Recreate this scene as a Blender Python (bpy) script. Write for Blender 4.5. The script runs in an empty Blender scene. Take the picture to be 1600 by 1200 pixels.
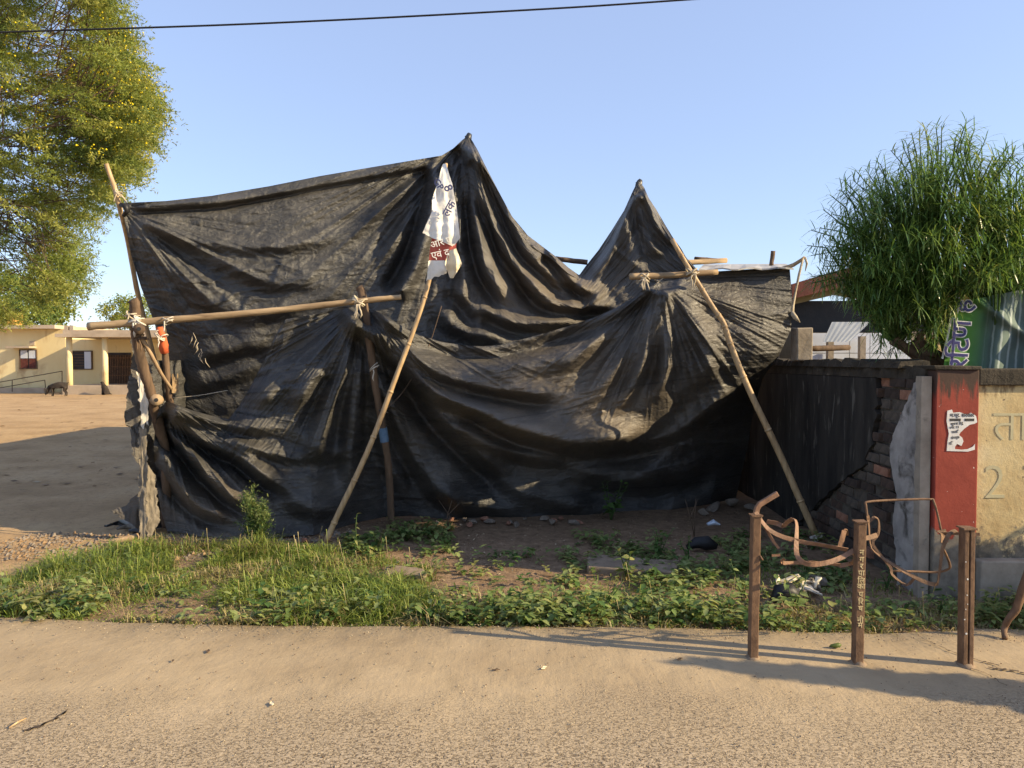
import bpy, bmesh, math, random
import numpy as np
from mathutils import Vector, Matrix
R = math.radians
random.seed(7)
rng = np.random.default_rng(7)
SC = bpy.context.scene
COL = SC.collection

# ------------------------------------------------------------------ camera, sky, sun, exposure
F = 1160.0                      # focal length in photo pixels (1600 wide)
CAMZ = 1.6
PITCH = math.atan(37.0 / F)     # camera looks slightly down
cam_d = bpy.data.cameras.new('camera'); cam = bpy.data.objects.new('camera', cam_d); COL.objects.link(cam)
cam.location = (0, 0, CAMZ); cam.rotation_euler = (math.pi / 2 - PITCH, 0, 0)
cam_d.sensor_width = 36.0; cam_d.lens = 36.0 * F / 1600.0; cam_d.clip_start = 0.05; cam_d.clip_end = 3000
SC.camera = cam

SUN_EL, SUN_AZ = R(25), R(14)   # from the right, a little from the camera's side
SDIR = Vector((math.cos(SUN_EL) * math.cos(SUN_AZ), -math.cos(SUN_EL) * math.sin(SUN_AZ), math.sin(SUN_EL)))
world = bpy.data.worlds.new('World'); SC.world = world; world.use_nodes = True
wn = world.node_tree; wn.nodes.clear()
sky = wn.nodes.new('ShaderNodeTexSky'); sky.sky_type = 'NISHITA'; sky.sun_disc = False
sky.sun_elevation = SUN_EL; sky.sun_rotation = math.atan2(SDIR.x, SDIR.y)
sky.air_density = 1.0; sky.dust_density = 0.6; sky.ozone_density = 2.0; sky.altitude = 300
bg = wn.nodes.new('ShaderNodeBackground'); bg.inputs[1].default_value = 0.115
wo = wn.nodes.new('ShaderNodeOutputWorld')
mixs = wn.nodes.new('ShaderNodeMix'); mixs.data_type = 'RGBA'; mixs.inputs[0].default_value = 0.42; mixs.inputs[7].default_value = (3.15, 3.75, 5.7, 1)   # even blue haze over the whole sky
wn.links.new(sky.outputs[0], mixs.inputs[6]); wn.links.new(mixs.outputs[2], bg.inputs[0]); wn.links.new(bg.outputs[0], wo.inputs[0])
sun_d = bpy.data.lights.new('sun', 'SUN'); sun_d.energy = 5.0; sun_d.angle = R(0.6); sun_d.color = (1.0, 0.81, 0.51)
sun = bpy.data.objects.new('sun', sun_d); COL.objects.link(sun)
sun.rotation_euler = (-SDIR).to_track_quat('-Z', 'Y').to_euler()
SC.view_settings.view_transform = 'Standard'; SC.view_settings.look = 'None'
SC.view_settings.exposure = 0.92; SC.view_settings.gamma = 1.0; SC.view_settings.use_curve_mapping = False

# ------------------------------------------------------------------ helpers
CP, SP = math.cos(PITCH), math.sin(PITCH)
def at(px, py, d):
    """photo pixel + distance in metres (world y) -> world point"""
    a = (px - 800.0) / F; b = (600.0 - py) / F
    dy = CP + b * SP; dz = -SP + b * CP
    return Vector((a / dy * d, d, CAMZ + dz / dy * d))
def at_np(px, py, d):
    a = (px - 800.0) / F; b = (600.0 - py) / F
    dy = CP + b * SP; dz = -SP + b * CP
    return np.stack([a / dy * d, d, CAMZ + dz / dy * d], -1)
def gd(py, z=-0.03):
    b = (600.0 - py) / F
    return (z - CAMZ) * (CP + b * SP) / (-SP + b * CP)
def gp(px, py, z=-0.03): return at(px, py, gd(py, z))
def project(P):
    P = np.asarray(P, float); x, y, z = P[..., 0], P[..., 1], P[..., 2] - CAMZ
    dep = y * CP - z * SP; up = y * SP + z * CP
    return 800 + F * x / dep, 600 - F * up / dep

def _hash(ix, iy, iz, seed):
    h = (ix.astype(np.int64) * 374761393 + iy.astype(np.int64) * 668265263 + iz.astype(np.int64) * 2147483647 + seed * 974711) & 0xffffffff
    h = ((h ^ (h >> 13)) * 1274126177) & 0xffffffff
    h = (h ^ (h >> 16)) & 0xffffffff
    return h / 4294967295.0
def vnoise(x, y, z=None, seed=0):
    x = np.asarray(x, float); y = np.asarray(y, float); z = np.zeros_like(x) if z is None else np.asarray(z, float)
    x, y, z = np.broadcast_arrays(x, y, z)
    ix, iy, iz = np.floor(x), np.floor(y), np.floor(z)
    fx, fy, fz = x - ix, y - iy, z - iz
    fx = fx * fx * fx * (fx * (fx * 6 - 15) + 10); fy = fy * fy * fy * (fy * (fy * 6 - 15) + 10); fz = fz * fz * (3 - 2 * fz)
    ix = ix.astype(np.int64); iy = iy.astype(np.int64); iz = iz.astype(np.int64)
    def h(a, b, c): return _hash(ix + a, iy + b, iz + c, seed)
    x00 = h(0,0,0) * (1 - fx) + h(1,0,0) * fx; x10 = h(0,1,0) * (1 - fx) + h(1,1,0) * fx
    x01 = h(0,0,1) * (1 - fx) + h(1,0,1) * fx; x11 = h(0,1,1) * (1 - fx) + h(1,1,1) * fx
    return (x00 * (1 - fy) + x10 * fy) * (1 - fz) + (x01 * (1 - fy) + x11 * fy) * fz
def fbm(x, y, oct=4, seed=0):
    s = 0; a = 0.5; t = 0
    for i in range(oct):
        s = s + a * vnoise(x, y, None, seed + i * 17); t += a; a *= 0.5; x = x * 2.03 + 3.1; y = y * 2.03 + 1.7
    return s / t
def ridged(x, y, oct=3, seed=0):
    s = 0; a = 0.5; t = 0
    for i in range(oct):
        s = s + a * (1 - np.abs(2 * vnoise(x, y, None, seed + i * 31) - 1)); t += a; a *= 0.5; x = x * 2.1 + 5.3; y = y * 2.1 + 9.1
    return s / t

WLOC = {}
def tag(o, label=None, cat=None, group=None, kind=None):
    if label: o['label'] = label
    if cat: o['category'] = cat
    if group: o['group'] = group
    if kind: o['kind'] = kind
    return o
def thing(name, label, cat, loc, group=None):
    o = bpy.data.objects.new(name, None); COL.objects.link(o); o.location = loc; o.empty_display_size = 0.1
    WLOC[o.name] = Vector(loc); return tag(o, label, cat, group)
def link_mesh(name, me, parent=None, origin=None):
    o = bpy.data.objects.new(name, me); COL.objects.link(o)
    if parent is not None: o.parent = parent; WLOC[o.name] = WLOC[parent.name].copy()
    else: o.location = origin; WLOC[o.name] = Vector(origin)
    return o
class MB:
    """collects geometry in world coordinates and links it as one mesh object"""
    def __init__(s): s.v = []; s.f = []; s.m = []
    def add(s, verts, faces, m=0):
        b = len(s.v); s.v.extend([tuple(p) for p in verts])
        for f in faces: s.f.append([b + i for i in f]); s.m.append(m)
    def tube(s, pts, rad, n=8, m=0, cap=True, wob=0.0, flat=1.0, up=None):
        pts = [Vector(p) for p in pts]; k = len(pts)
        if not hasattr(rad, '__len__'): rad = [rad] * k
        b = len(s.v); prev = None
        for i, p in enumerate(pts):
            t = (pts[min(i + 1, k - 1)] - pts[max(i - 1, 0)]).normalized()
            if prev is None:
                ref = Vector(up) if up else (Vector((0, 0, 1)) if abs(t.z) < .9 else Vector((0, 1, 0)))
                a = t.cross(ref).normalized()
            else:
                a = (prev - t * prev.dot(t)).normalized()
            prev = a; c = t.cross(a)
            for j in range(n):
                th = 2 * math.pi * j / n; r = rad[i] * (1 + (random.uniform(-wob, wob) if wob else 0))
                s.v.append(tuple(p + a * (math.cos(th) * r) + c * (math.sin(th) * r * flat)))
        for i in range(k - 1):
            for j in range(n):
                s.f.append([b + i * n + j, b + i * n + (j + 1) % n, b + (i + 1) * n + (j + 1) % n, b + (i + 1) * n + j]); s.m.append(m)
        if cap:
            s.f.append([b + j for j in range(n)][::-1]); s.m.append(m)
            s.f.append([b + (k - 1) * n + j for j in range(n)]); s.m.append(m)
    def box(s, lo, hi, m=0, jit=0.0):
        x0, y0, z0 = lo; x1, y1, z1 = hi
        v = [(x0,y0,z0),(x1,y0,z0),(x1,y1,z0),(x0,y1,z0),(x0,y0,z1),(x1,y0,z1),(x1,y1,z1),(x0,y1,z1)]
        if jit: v = [tuple(c + random.uniform(-jit, jit) for c in p) for p in v]
        s.add(v, [[0,3,2,1],[4,5,6,7],[0,1,5,4],[1,2,6,5],[2,3,7,6],[3,0,4,7]], m)
    def bar(s, pts, w, t, nrm, m=0):
        """flat bar along pts; w = width vector half-length list/number along nrm-plane"""
        pts = [Vector(p) for p in pts]; k = len(pts); b = len(s.v)
        for i, p in enumerate(pts):
            d = (pts[min(i + 1, k - 1)] - pts[max(i - 1, 0)]).normalized()
            n = nrm[i] if isinstance(nrm, list) else nrm
            n = Vector(n); n = (n - d * n.dot(d)).normalized(); a = d.cross(n)
            for sa, sn in ((-1,-1),(1,-1),(1,1),(-1,1)): s.v.append(tuple(p + a * (sa * w / 2) + n * (sn * t / 2)))
        for i in range(k - 1):
            for j in range(4): s.f.append([b+i*4+j, b+i*4+(j+1)%4, b+(i+1)*4+(j+1)%4, b+(i+1)*4+j]); s.m.append(m)
        s.f.append([b,b+3,b+2,b+1]); s.m.append(m); e = b+(k-1)*4; s.f.append([e,e+1,e+2,e+3]); s.m.append(m)
    def poly_slab(s, outline, depth, m=0):
        """outline: 3D points (closed); extruded by vector depth"""
        n = len(outline); d = Vector(depth); b = len(s.v)
        s.v.extend([tuple(p) for p in outline]); s.v.extend([tuple(Vector(p) + d) for p in outline])
        s.f.append(list(range(b, b + n))); s.m.append(m); s.f.append([b + n + i for i in range(n)][::-1]); s.m.append(m)
        for i in range(n): s.f.append([b+i, b+n+i, b+n+(i+1)%n, b+(i+1)%n]); s.m.append(m)
    def build(s, name, mats, parent=None, smooth=False, origin=None, bevel=0.0):
        V = np.array(s.v, float)
        if parent is not None: o0 = np.array(WLOC[parent.name])
        else: o0 = np.array(origin) if origin is not None else np.array([(V[:,0].min()+V[:,0].max())/2, (V[:,1].min()+V[:,1].max())/2, V[:,2].min()])
        me = bpy.data.meshes.new(name); me.from_pydata((V - o0).tolist(), [], s.f); 
        for mm in (mats if isinstance(mats, (list, tuple)) else [mats]): me.materials.append(mm)
        me.polygons.foreach_set('material_index', s.m)
        if smooth: me.polygons.foreach_set('use_smooth', [True] * len(s.f))
        me.update()
        bm = bmesh.new(); bm.from_mesh(me); bmesh.ops.recalc_face_normals(bm, faces=bm.faces) if len(s.f) < 20000 else None; bm.to_mesh(me); bm.free()
        o = link_mesh(name, me, parent, tuple(o0))
        if bevel:
            b = o.modifiers.new('bevel', 'BEVEL'); b.width = bevel; b.segments = 2; b.limit_method = 'ANGLE'
        return o
def np_mesh(name, V, Q, mats, midx=None, parent=None, smooth=True, uv=None, attr=None, origin=None):
    V = np.asarray(V, float); Q = np.asarray(Q, np.int32); k = Q.shape[1]
    if parent is not None: o0 = np.array(WLOC[parent.name])
    else: o0 = np.array(origin) if origin is not None else np.array([(V[:,0].min()+V[:,0].max())/2, (V[:,1].min()+V[:,1].max())/2, V[:,2].min()])
    me = bpy.data.meshes.new(name); me.vertices.add(len(V)); me.vertices.foreach_set('co', (V - o0).astype(np.float32).ravel())
    me.loops.add(Q.size); me.loops.foreach_set('vertex_index', Q.ravel()); me.polygons.add(len(Q))
    me.polygons.foreach_set('loop_start', np.arange(0, Q.size, k, dtype=np.int32))
    for mm in (mats if isinstance(mats, (list, tuple)) else [mats]): me.materials.append(mm)
    if midx is not None: me.polygons.foreach_set('material_index', np.asarray(midx, np.int32))
    me.polygons.foreach_set('use_smooth', np.full(len(Q), smooth))
    if uv is not None:
        u = me.uv_layers.new(name='UVMap'); u.data.foreach_set('uv', np.asarray(uv, np.float32)[Q.ravel()].ravel())
    for an, av in (attr or {}).items():
        a = me.attributes.new(an, 'FLOAT', 'POINT'); a.data.foreach_set('value', np.asarray(av, np.float32))
    me.update(calc_edges=True); me.validate()
    return link_mesh(name, me, parent, tuple(o0))
def grid_quads(nu, nv):
    i = np.arange(nu - 1)[:, None]; j = np.arange(nv - 1)[None, :]
    a = i * nv + j
    return np.stack([a, a + nv, a + nv + 1, a + 1], -1).reshape(-1, 4)

# ---- materials
def nodes_of(name):
    m = bpy.data.materials.new(name); m.use_nodes = True; nt = m.node_tree
    return m, nt, nt.nodes['Principled BSDF']
def N(nt, t, **kw):
    n = nt.nodes.new(t)
    for k, v in kw.items(): setattr(n, k, v)
    return n
def ramp(nt, fac, stops):
    r = N(nt, 'ShaderNodeValToRGB'); e = r.color_ramp.elements
    while len(e) < len(stops): e.new(0.5)
    for i, (p, c) in enumerate(stops): e[i].position = p; e[i].color = (*c, 1) if len(c) == 3 else c
    nt.links.new(fac, r.inputs[0]); return r.outputs[0]
def mixc(nt, fac, a, b, mode='MIX'):
    m = N(nt, 'ShaderNodeMix', data_type='RGBA', blend_type=mode)
    for s, v in ((0, fac), (6, a), (7, b)):
        if hasattr(v, 'links') or hasattr(v, 'is_linked'): nt.links.new(v, m.inputs[s])
        else: m.inputs[s].default_value = v if s == 0 else (*v, 1)
    return m.outputs[2]
def noise(nt, vec, scale, detail=5, rough=0.55, dist=0.0):
    n = N(nt, 'ShaderNodeTexNoise'); n.inputs['Scale'].default_value = scale; n.inputs['Detail'].default_value = detail
    n.inputs['Roughness'].default_value = rough; n.inputs['Distortion'].default_value = dist
    nt.links.new(vec, n.inputs['Vector']); return n.outputs[0]
def vmap(nt, vec, scale=(1,1,1), rot=(0,0,0)):
    m = N(nt, 'ShaderNodeMapping'); m.inputs['Scale'].default_value = scale; m.inputs['Rotation'].default_value = rot
    nt.links.new(vec, m.inputs[0]); return m.outputs[0]
def coord(nt, which='Object'):
    return N(nt, 'ShaderNodeTexCoord').outputs[which]
def bumps(nt, bsdf, hs):
    prev = None
    for h, st, di in hs:
        b = N(nt, 'ShaderNodeBump'); b.inputs['Strength'].default_value = st; b.inputs['Distance'].default_value = di
        nt.links.new(h, b.inputs['Height'])
        if prev: nt.links.new(prev, b.inputs['Normal'])
        prev = b.outputs[0]
    nt.links.new(prev, bsdf.inputs['Normal'])
def basic(name, c1, c2, scale=6, rough=0.8, bump=0.3, bd=0.01, stretch=(1,1,1), spec=0.3, metal=0.0, stain=None, bscale=None):
    m, nt, b = nodes_of(name); v = vmap(nt, coord(nt), stretch)
    n1 = noise(nt, v, scale, 6, 0.62); col = ramp(nt, n1, [(0.3, c1), (0.7, c2)])
    if stain:
        n2 = noise(nt, v, stain[1], 5, 0.6, 0.5); f = ramp(nt, n2, [(stain[2], (0,0,0)), (stain[2] + .15, (1,1,1))]); col = mixc(nt, f, col, stain[0])
    nt.links.new(col, b.inputs['Base Color']); b.inputs['Roughness'].default_value = rough
    b.inputs['Specular IOR Level'].default_value = spec; b.inputs['Metallic'].default_value = metal
    bumps(nt, b, [(noise(nt, v, bscale or scale * 4, 6, 0.65), bump, bd)])
    return m
def leafmat(name, c, trans=0.35, rough=0.5, spec=0.3):
    m, nt, b = nodes_of(name); col = ramp(nt, noise(nt, coord(nt), 2.5, 3), [(0.3, tuple(x * .75 for x in c)), (0.7, tuple(x * 1.25 for x in c))])
    nt.links.new(col, b.inputs['Base Color']); b.inputs['Roughness'].default_value = rough; b.inputs['Specular IOR Level'].default_value = spec
    t = N(nt, 'ShaderNodeBsdfTranslucent'); nt.links.new(mixc(nt, 0.5, col, (c[0] * 1.6, c[1] * 1.4, c[2] * .6)), t.inputs[0])
    mx = N(nt, 'ShaderNodeMixShader'); mx.inputs[0].default_value = trans
    nt.links.new(b.outputs[0], mx.inputs[1]); nt.links.new(t.outputs[0], mx.inputs[2])
    nt.links.new(mx.outputs[0], nt.nodes['Material Output'].inputs[0]); return m

M = {}
M['wood'] = basic('weathered_wood', (.20,.13,.075), (.42,.30,.18), 5, .85, .6, .006, (3,3,.35), bscale=9)
M['wood_h'] = basic('weathered_wood_beam', (.17,.11,.06), (.46,.33,.19), 6, .85, .6, .006, (.35,3,3), bscale=9)
M['darkwood'] = basic('dark_wood', (.05,.032,.02), (.17,.11,.068), 5, .85, .6, .006, (3,3,.4), bscale=9)
M['bamboo'] = basic('bamboo_skin', (.25,.16,.08), (.52,.36,.19), 8, .55, .15, .003, (4,4,.5), spec=.4)
M['rope'] = basic('pale_rope', (.34,.28,.19), (.55,.47,.35), 40, .9, .6, .004)
M['whitecloth'] = basic('white_cloth', (.42,.37,.30), (.64,.59,.50), 8, .85, .4, .004)
M['orangecloth'] = basic('orange_cloth', (.50,.09,.03), (.65,.14,.05), 12, .85, .4, .004)
M['rust'] = basic('rusty_steel', (.085,.045,.024), (.21,.12,.065), 22, .75, .7, .004, (1,1,.6), spec=.35, stain=((.05,.03,.02), 10, .56))
M['rust2'] = basic('rusty_strap', (.13,.068,.038), (.30,.165,.095), 20, .65, .6, .004, spec=.4, stain=((.07,.04,.025), 12, .6))
M['brick'] = basic('old_brick', (.20,.085,.05), (.38,.20,.13), 14, .9, .7, .008, stain=((.075,.06,.048), 5, .58))
M['stone'] = basic('grey_stone', (.13,.105,.08), (.27,.22,.17), 10, .9, .6, .01)
M['concrete'] = basic('old_concrete', (.22,.18,.135), (.38,.32,.25), 6, .9, .5, .008, stain=((.14,.12,.09), 7, .6))
M['black'] = basic('black_plastic', (.010,.010,.012), (.022,.020,.020), 8, .5, .3, .01)
M['white_paint'] = basic('pale_paint', (.62,.60,.55), (.74,.72,.66), 6, .8, .2, .004)

# ------------------------------------------------------------------ ground and road
def edge_y(x):
    """road edge: distance of the concrete's far edge at world x"""
    xs = [-40, -3.16, -2.4, -1.55, -.8, 0, .8, 1.5, 1.75, 2.15, 2.9, 3.5, 40]
    ys = [5.2, 4.62, 4.52, 4.47, 4.46, 4.455, 4.43, 4.39, 4.35, 4.33, 4.41, 4.43, 4.6]
    return np.interp(x, xs, ys) + .035 * (fbm(np.asarray(x) * 5, np.asarray(x) * 0, 5, 3) - .5)
def graded(lo, hi, step, far, ratio=1.16, neg=None):
    a = list(np.arange(lo, hi + 1e-6, step)); s = step; v = a[-1]
    while v < far: s *= ratio; v += s; a.append(v)
    s = step; v = a[0]; pre = []
    while v > (neg if neg is not None else -far): s *= ratio; v -= s; pre.append(v)
    return np.array(pre[::-1] + a)
def verge_mask(X, Y):
    px, py = project(np.stack([X, Y, np.zeros_like(X) - .03], -1))
    bx = [-400, 0, 130, 250, 340, 480, 640, 900, 1200, 2000]; by = [960, 890, 868, 838, 815, 800, 780, 770, 760, 760]
    m = np.clip((py - np.interp(px, bx, by)) / 26 + 1.4 * (fbm(X * 3, Y * 3, 4, 5) - .5), 0, 1)
    return np.where(Y < 3.5, 1.0, m)
def ground_z(X, Y):
    z = -.035 + .05 * (fbm(X * 1.3, Y * 1.3, 4, 11) - .5) * np.clip((Y - 4.3) / .6, 0, 1)
    return np.where(Y > 12, z * .6 - .014, z)
gx = graded(-6, 5, .055, 900, 1.14); gy = graded(4.1, 9, .05, 1500, 1.13, -30)
GX, GY = np.meshgrid(gx, gy, indexing='ij')
GZ = ground_z(GX, GY)
m, nt, b = nodes_of('soil')
c = coord(nt)
big = noise(nt, c, .9, 6, .6); fine = noise(nt, c, 14, 8, .7); grit = noise(nt, c, 60, 4, .7)
sand = ramp(nt, big, [(.28, (.30,.195,.10)), (.5, (.43,.288,.152)), (.75, (.50,.355,.20))])
sand = mixc(nt, ramp(nt, fine, [(.5, (0,0,0)), (.75, (1,1,1))]), sand, (.26,.17,.10))
soil = ramp(nt, fine, [(.3, (.14,.092,.056)), (.55, (.25,.168,.104)), (.75, (.35,.245,.155))])
at_n = N(nt, 'ShaderNodeAttribute', attribute_name='verge')
col = mixc(nt, at_n.outputs['Fac'], sand, soil)
litter = noise(nt, vmap(nt, c, (1, 2.2, 1)), 3.2, 7, .75)
col = mixc(nt, ramp(nt, litter, [(.60, (0,0,0)), (.70, (.75,.75,.75))]), col, (.13,.10,.055))
nt.links.new(col, b.inputs['Base Color']); b.inputs['Roughness'].default_value = .95; b.inputs['Specular IOR Level'].default_value = .15
bumps(nt, b, [(fine, .8, .03), (grit, .7, .01)])
M['soil'] = m
o = np_mesh('ground', np.stack([GX, GY, GZ], -1).reshape(-1, 3), grid_quads(len(gx), len(gy)), M['soil'], attr={'verge': verge_mask(GX, GY).ravel()}, origin=(0, 0, 0))
tag(o, 'sandy earth yard with a darker soil verge', 'ground', kind='structure')

m, nt, b = nodes_of('concrete_road')
c = coord(nt)
pos = N(nt, 'ShaderNodeSeparateXYZ'); nt.links.new(c, pos.inputs[0])
bigr = noise(nt, c, 1.1, 6, .6)
add = N(nt, 'ShaderNodeMath', operation='MULTIPLY_ADD'); nt.links.new(bigr, add.inputs[0]); add.inputs[1].default_value = 1.1; nt.links.new(pos.outputs[1], add.inputs[2])
wear = N(nt, 'ShaderNodeMapRange'); nt.links.new(add.outputs[0], wear.inputs[0])
wear.inputs[1].default_value = 4.2; wear.inputs[2].default_value = 3.35; wear.inputs[3].default_value = 0; wear.inputs[4].default_value = 1
vo = N(nt, 'ShaderNodeTexVoronoi', feature='DISTANCE_TO_EDGE'); vo.inputs['Scale'].default_value = 62
vd = N(nt, 'ShaderNodeVectorMath', operation='ADD'); nz = N(nt, 'ShaderNodeTexNoise'); nz.inputs['Scale'].default_value = 40; nt.links.new(c, nz.inputs['Vector'])
sc_ = N(nt, 'ShaderNodeVectorMath', operation='SCALE'); sc_.inputs['Scale'].default_value = .03; nt.links.new(nz.outputs['Color'], sc_.inputs[0])
nt.links.new(c, vd.inputs[0]); nt.links.new(sc_.outputs[0], vd.inputs[1]); nt.links.new(vd.outputs[0], vo.inputs['Vector'])
agg = ramp(nt, vo.outputs['Distance'], [(0.02, (0,0,0)), (.22, (1,1,1))])
nagg = ramp(nt, noise(nt, c, 46, 7, .8, .6), [(.40, (0,0,0)), (.60, (1,1,1))])
aggm = N(nt, 'ShaderNodeMath', operation='MULTIPLY_ADD'); nt.links.new(agg, aggm.inputs[0]); aggm.inputs[1].default_value = .18; nm_ = N(nt, 'ShaderNodeMath', operation='MULTIPLY'); nt.links.new(nagg, nm_.inputs[0]); nm_.inputs[1].default_value = .6; nt.links.new(nm_.outputs[0], aggm.inputs[2])
dust = ramp(nt, bigr, [(.3, (.29,.215,.13)), (.55, (.38,.288,.178)), (.75, (.44,.338,.217))])
dust = mixc(nt, ramp(nt, noise(nt, vmap(nt, c, (1, .45, 1)), 5, 8, .72), [(.52, (0,0,0)), (.75, (.6,.6,.6))]), dust, (.24,.182,.11))
pitn = noise(nt, vmap(nt, c, (.8, 1.2, 1)), 66, 3, .6, .9)
pits = ramp(nt, pitn, [(.39, (1,1,1)), (.46, (0,0,0))])
stones = ramp(nt, noise(nt, c, 85, 2, .5), [(.35, (.295,.227,.149)), (.65, (.46,.364,.252))])
rough_c = mixc(nt, pits, stones, (.13,.095,.065))
wf = N(nt, 'ShaderNodeMath', operation='MULTIPLY'); wf.inputs[1].default_value = .95; nt.links.new(wear.outputs[0], wf.inputs[0])
col = mixc(nt, wf.outputs[0], dust, rough_c)
nt.links.new(col, b.inputs['Base Color']); b.inputs['Roughness'].default_value = .9; b.inputs['Specular IOR Level'].default_value = .2
hgt_r = ramp(nt, pitn, [(.36, (0,0,0)), (.52, (1,1,1))])
hm = N(nt, 'ShaderNodeMath', operation='MULTIPLY'); nt.links.new(hgt_r, hm.inputs[0]); nt.links.new(wear.outputs[0], hm.inputs[1])
rip = noise(nt, vmap(nt, c, (9, 1.1, 1), (0, 0, .25)), 3.2, 6, .7, .5)
bumps(nt, b, [(rip, .22, .012), (noise(nt, c, 7, 6, .6), .35, .03), (hm.outputs[0], .8, .010), (noise(nt, c, 110, 3, .7), .35, .004)])
M['road'] = m
rx = graded(-4.5, 4.5, .03, 300, 1.2); ny = 40
RV = []
E = edge_y(rx)
tt = np.linspace(0, 1, ny) ** .8
for i, x in enumerate(rx):
    ys = -14 + (E[i] + 14) * tt
    z = .006 * (fbm(np.full(ny, x) * 1.5, ys * 1.5, 3, 8) - .5) * 2
    col_ = [(x, ys[j], z[j] - (.012 if j == ny - 1 else 0)) for j in range(ny)]
    col_.append((x, E[i] + .012, -.03)); col_.append((x, E[i] + .014, -.14)); RV += col_
o = np_mesh('road', RV, grid_quads(len(rx), ny + 2)[:, ::1], M['road'], origin=(0, 0, 0)); tag(o, 'dusty concrete road with worn aggregate surface', 'road', kind='structure')

# cracks in the road slab, filled with dark soil
M['crack'] = basic('crack_soil', (.05,.035,.025), (.09,.065,.045), 30, 1, .5, .005)
def crack(pts, w, label):
    P = [gp(x, y, 0.0045) for x, y in pts]; Q = []
    for i in range(len(P) - 1):
        for k in range(5): Q.append(P[i].lerp(P[i + 1], k / 5) + Vector((random.uniform(-.012, .012), random.uniform(-.012, .012), 0)))
    Q.append(P[-1]); mb = MB(); n = len(Q); b0 = 0
    for i, p in enumerate(Q):
        ww = w * random.uniform(.75, 1.25) * (1 if 0 < i < n - 1 else .1)
        mb.v += [(p.x, p.y - ww, p.z), (p.x, p.y + ww, p.z)]
    for i in range(n - 1): mb.f.append([2*i, 2*i+2, 2*i+3, 2*i+1]); mb.m.append(0)
    o = mb.build('road_crack', M['crack']); tag(o, label, 'crack', kind='structure')
crack([(1432,992),(1455,1002),(1468,1010),(1500,1022),(1535,1033),(1562,1040)], .007, 'jagged dark crack in concrete beside the third rusty post')
crack([(1545,1042),(1575,1046),(1600,1052),(1640,1058)], .008, 'short crack in concrete at the right edge')
crack([(1515,1042),(1540,1050),(1556,1061),(1572,1071)], .005, 'thin crack in concrete below the third rusty post')

# ------------------------------------------------------------------ tarpaulins
def math_(nt, op, a, b_):
    q = N(nt, 'ShaderNodeMath', operation=op)
    for i, v in enumerate((a, b_)):
        if isinstance(v, (int, float)): q.inputs[i].default_value = v
        else: nt.links.new(v, q.inputs[i])
    return q.outputs[0]
m, nt, b = nodes_of('black_tarpaulin')
uv = N(nt, 'ShaderNodeUVMap').outputs[0]
dn = noise(nt, vmap(nt, uv, (1, 1.6, 1)), 1.5, 7, .65, .4); d2 = noise(nt, vmap(nt, uv, (1, 2.4, 1)), 7, 7, .7, .6)
col = ramp(nt, dn, [(.3, (.018,.018,.0185)), (.52, (.045,.043,.040)), (.75, (.088,.081,.071))])
col = mixc(nt, ramp(nt, d2, [(.5, (0,0,0)), (.78, (.8,.8,.8))]), col, (.105,.096,.083))
at_d = N(nt, 'ShaderNodeAttribute', attribute_name='dust')
col = mixc(nt, at_d.outputs['Fac'], col, (.19,.150,.108))
# woven scrim lines of the sheet
wv = N(nt, 'ShaderNodeTexWave', wave_type='BANDS', bands_direction='Y'); wv.inputs['Scale'].default_value = 6; wv.inputs['Distortion'].default_value = 3.5; wv.inputs['Detail'].default_value = 4
nt.links.new(vmap(nt, uv, (.4, 1, 1)), wv.inputs['Vector'])
# welded seams of the sheet and pale scuff streaks along the pull
suv = N(nt, 'ShaderNodeSeparateXYZ'); nt.links.new(uv, suv.inputs[0])
sm_ = N(nt, 'ShaderNodeMath', operation='PINGPONG'); nt.links.new(suv.outputs[1], sm_.inputs[0]); sm_.inputs[1].default_value = .46
seam = ramp(nt, sm_.outputs[0], [(0.0, (1,1,1)), (.012, (0,0,0))])
col = mixc(nt, math_(nt, 'MULTIPLY', seam, .6), col, (.012,.012,.013))
scf = noise(nt, vmap(nt, uv, (1.2, 9, 1)), 4, 6, .75, .3)
col = mixc(nt, ramp(nt, scf, [(.60, (0,0,0)), (.72, (.45,.45,.45))]), col, (.16,.145,.125))
nt.links.new(col, b.inputs['Base Color'])
rr = ramp(nt, d2, [(.3, (.36,.36,.36)), (.7, (.58,.58,.58))]); nt.links.new(rr, b.inputs['Roughness']); b.inputs['Specular IOR Level'].default_value = .5
c1 = N(nt, 'ShaderNodeTexVoronoi', feature='DISTANCE_TO_EDGE'); c1.inputs['Scale'].default_value = 17
wsum = N(nt, 'ShaderNodeVectorMath', operation='ADD'); wn_ = N(nt, 'ShaderNodeTexNoise'); wn_.inputs['Scale'].default_value = 6; nt.links.new(uv, wn_.inputs['Vector'])
wsc = N(nt, 'ShaderNodeVectorMath', operation='SCALE'); wsc.inputs['Scale'].default_value = .25; nt.links.new(wn_.outputs['Color'], wsc.inputs[0])
nt.links.new(vmap(nt, uv, (.6, 1.5, 1)), wsum.inputs[0]); nt.links.new(wsc.outputs[0], wsum.inputs[1]); nt.links.new(wsum.outputs[0], c1.inputs['Vector'])
bumps(nt, b, [(ramp(nt, c1.outputs['Distance'], [(0, (0,0,0)), (.35, (1,1,1))]), .30, .009), (noise(nt, vmap(nt, uv, (.5, 1.6, 1)), 30, 6, .72, .8), .9, .012)])
M['tarp'] = m

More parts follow.
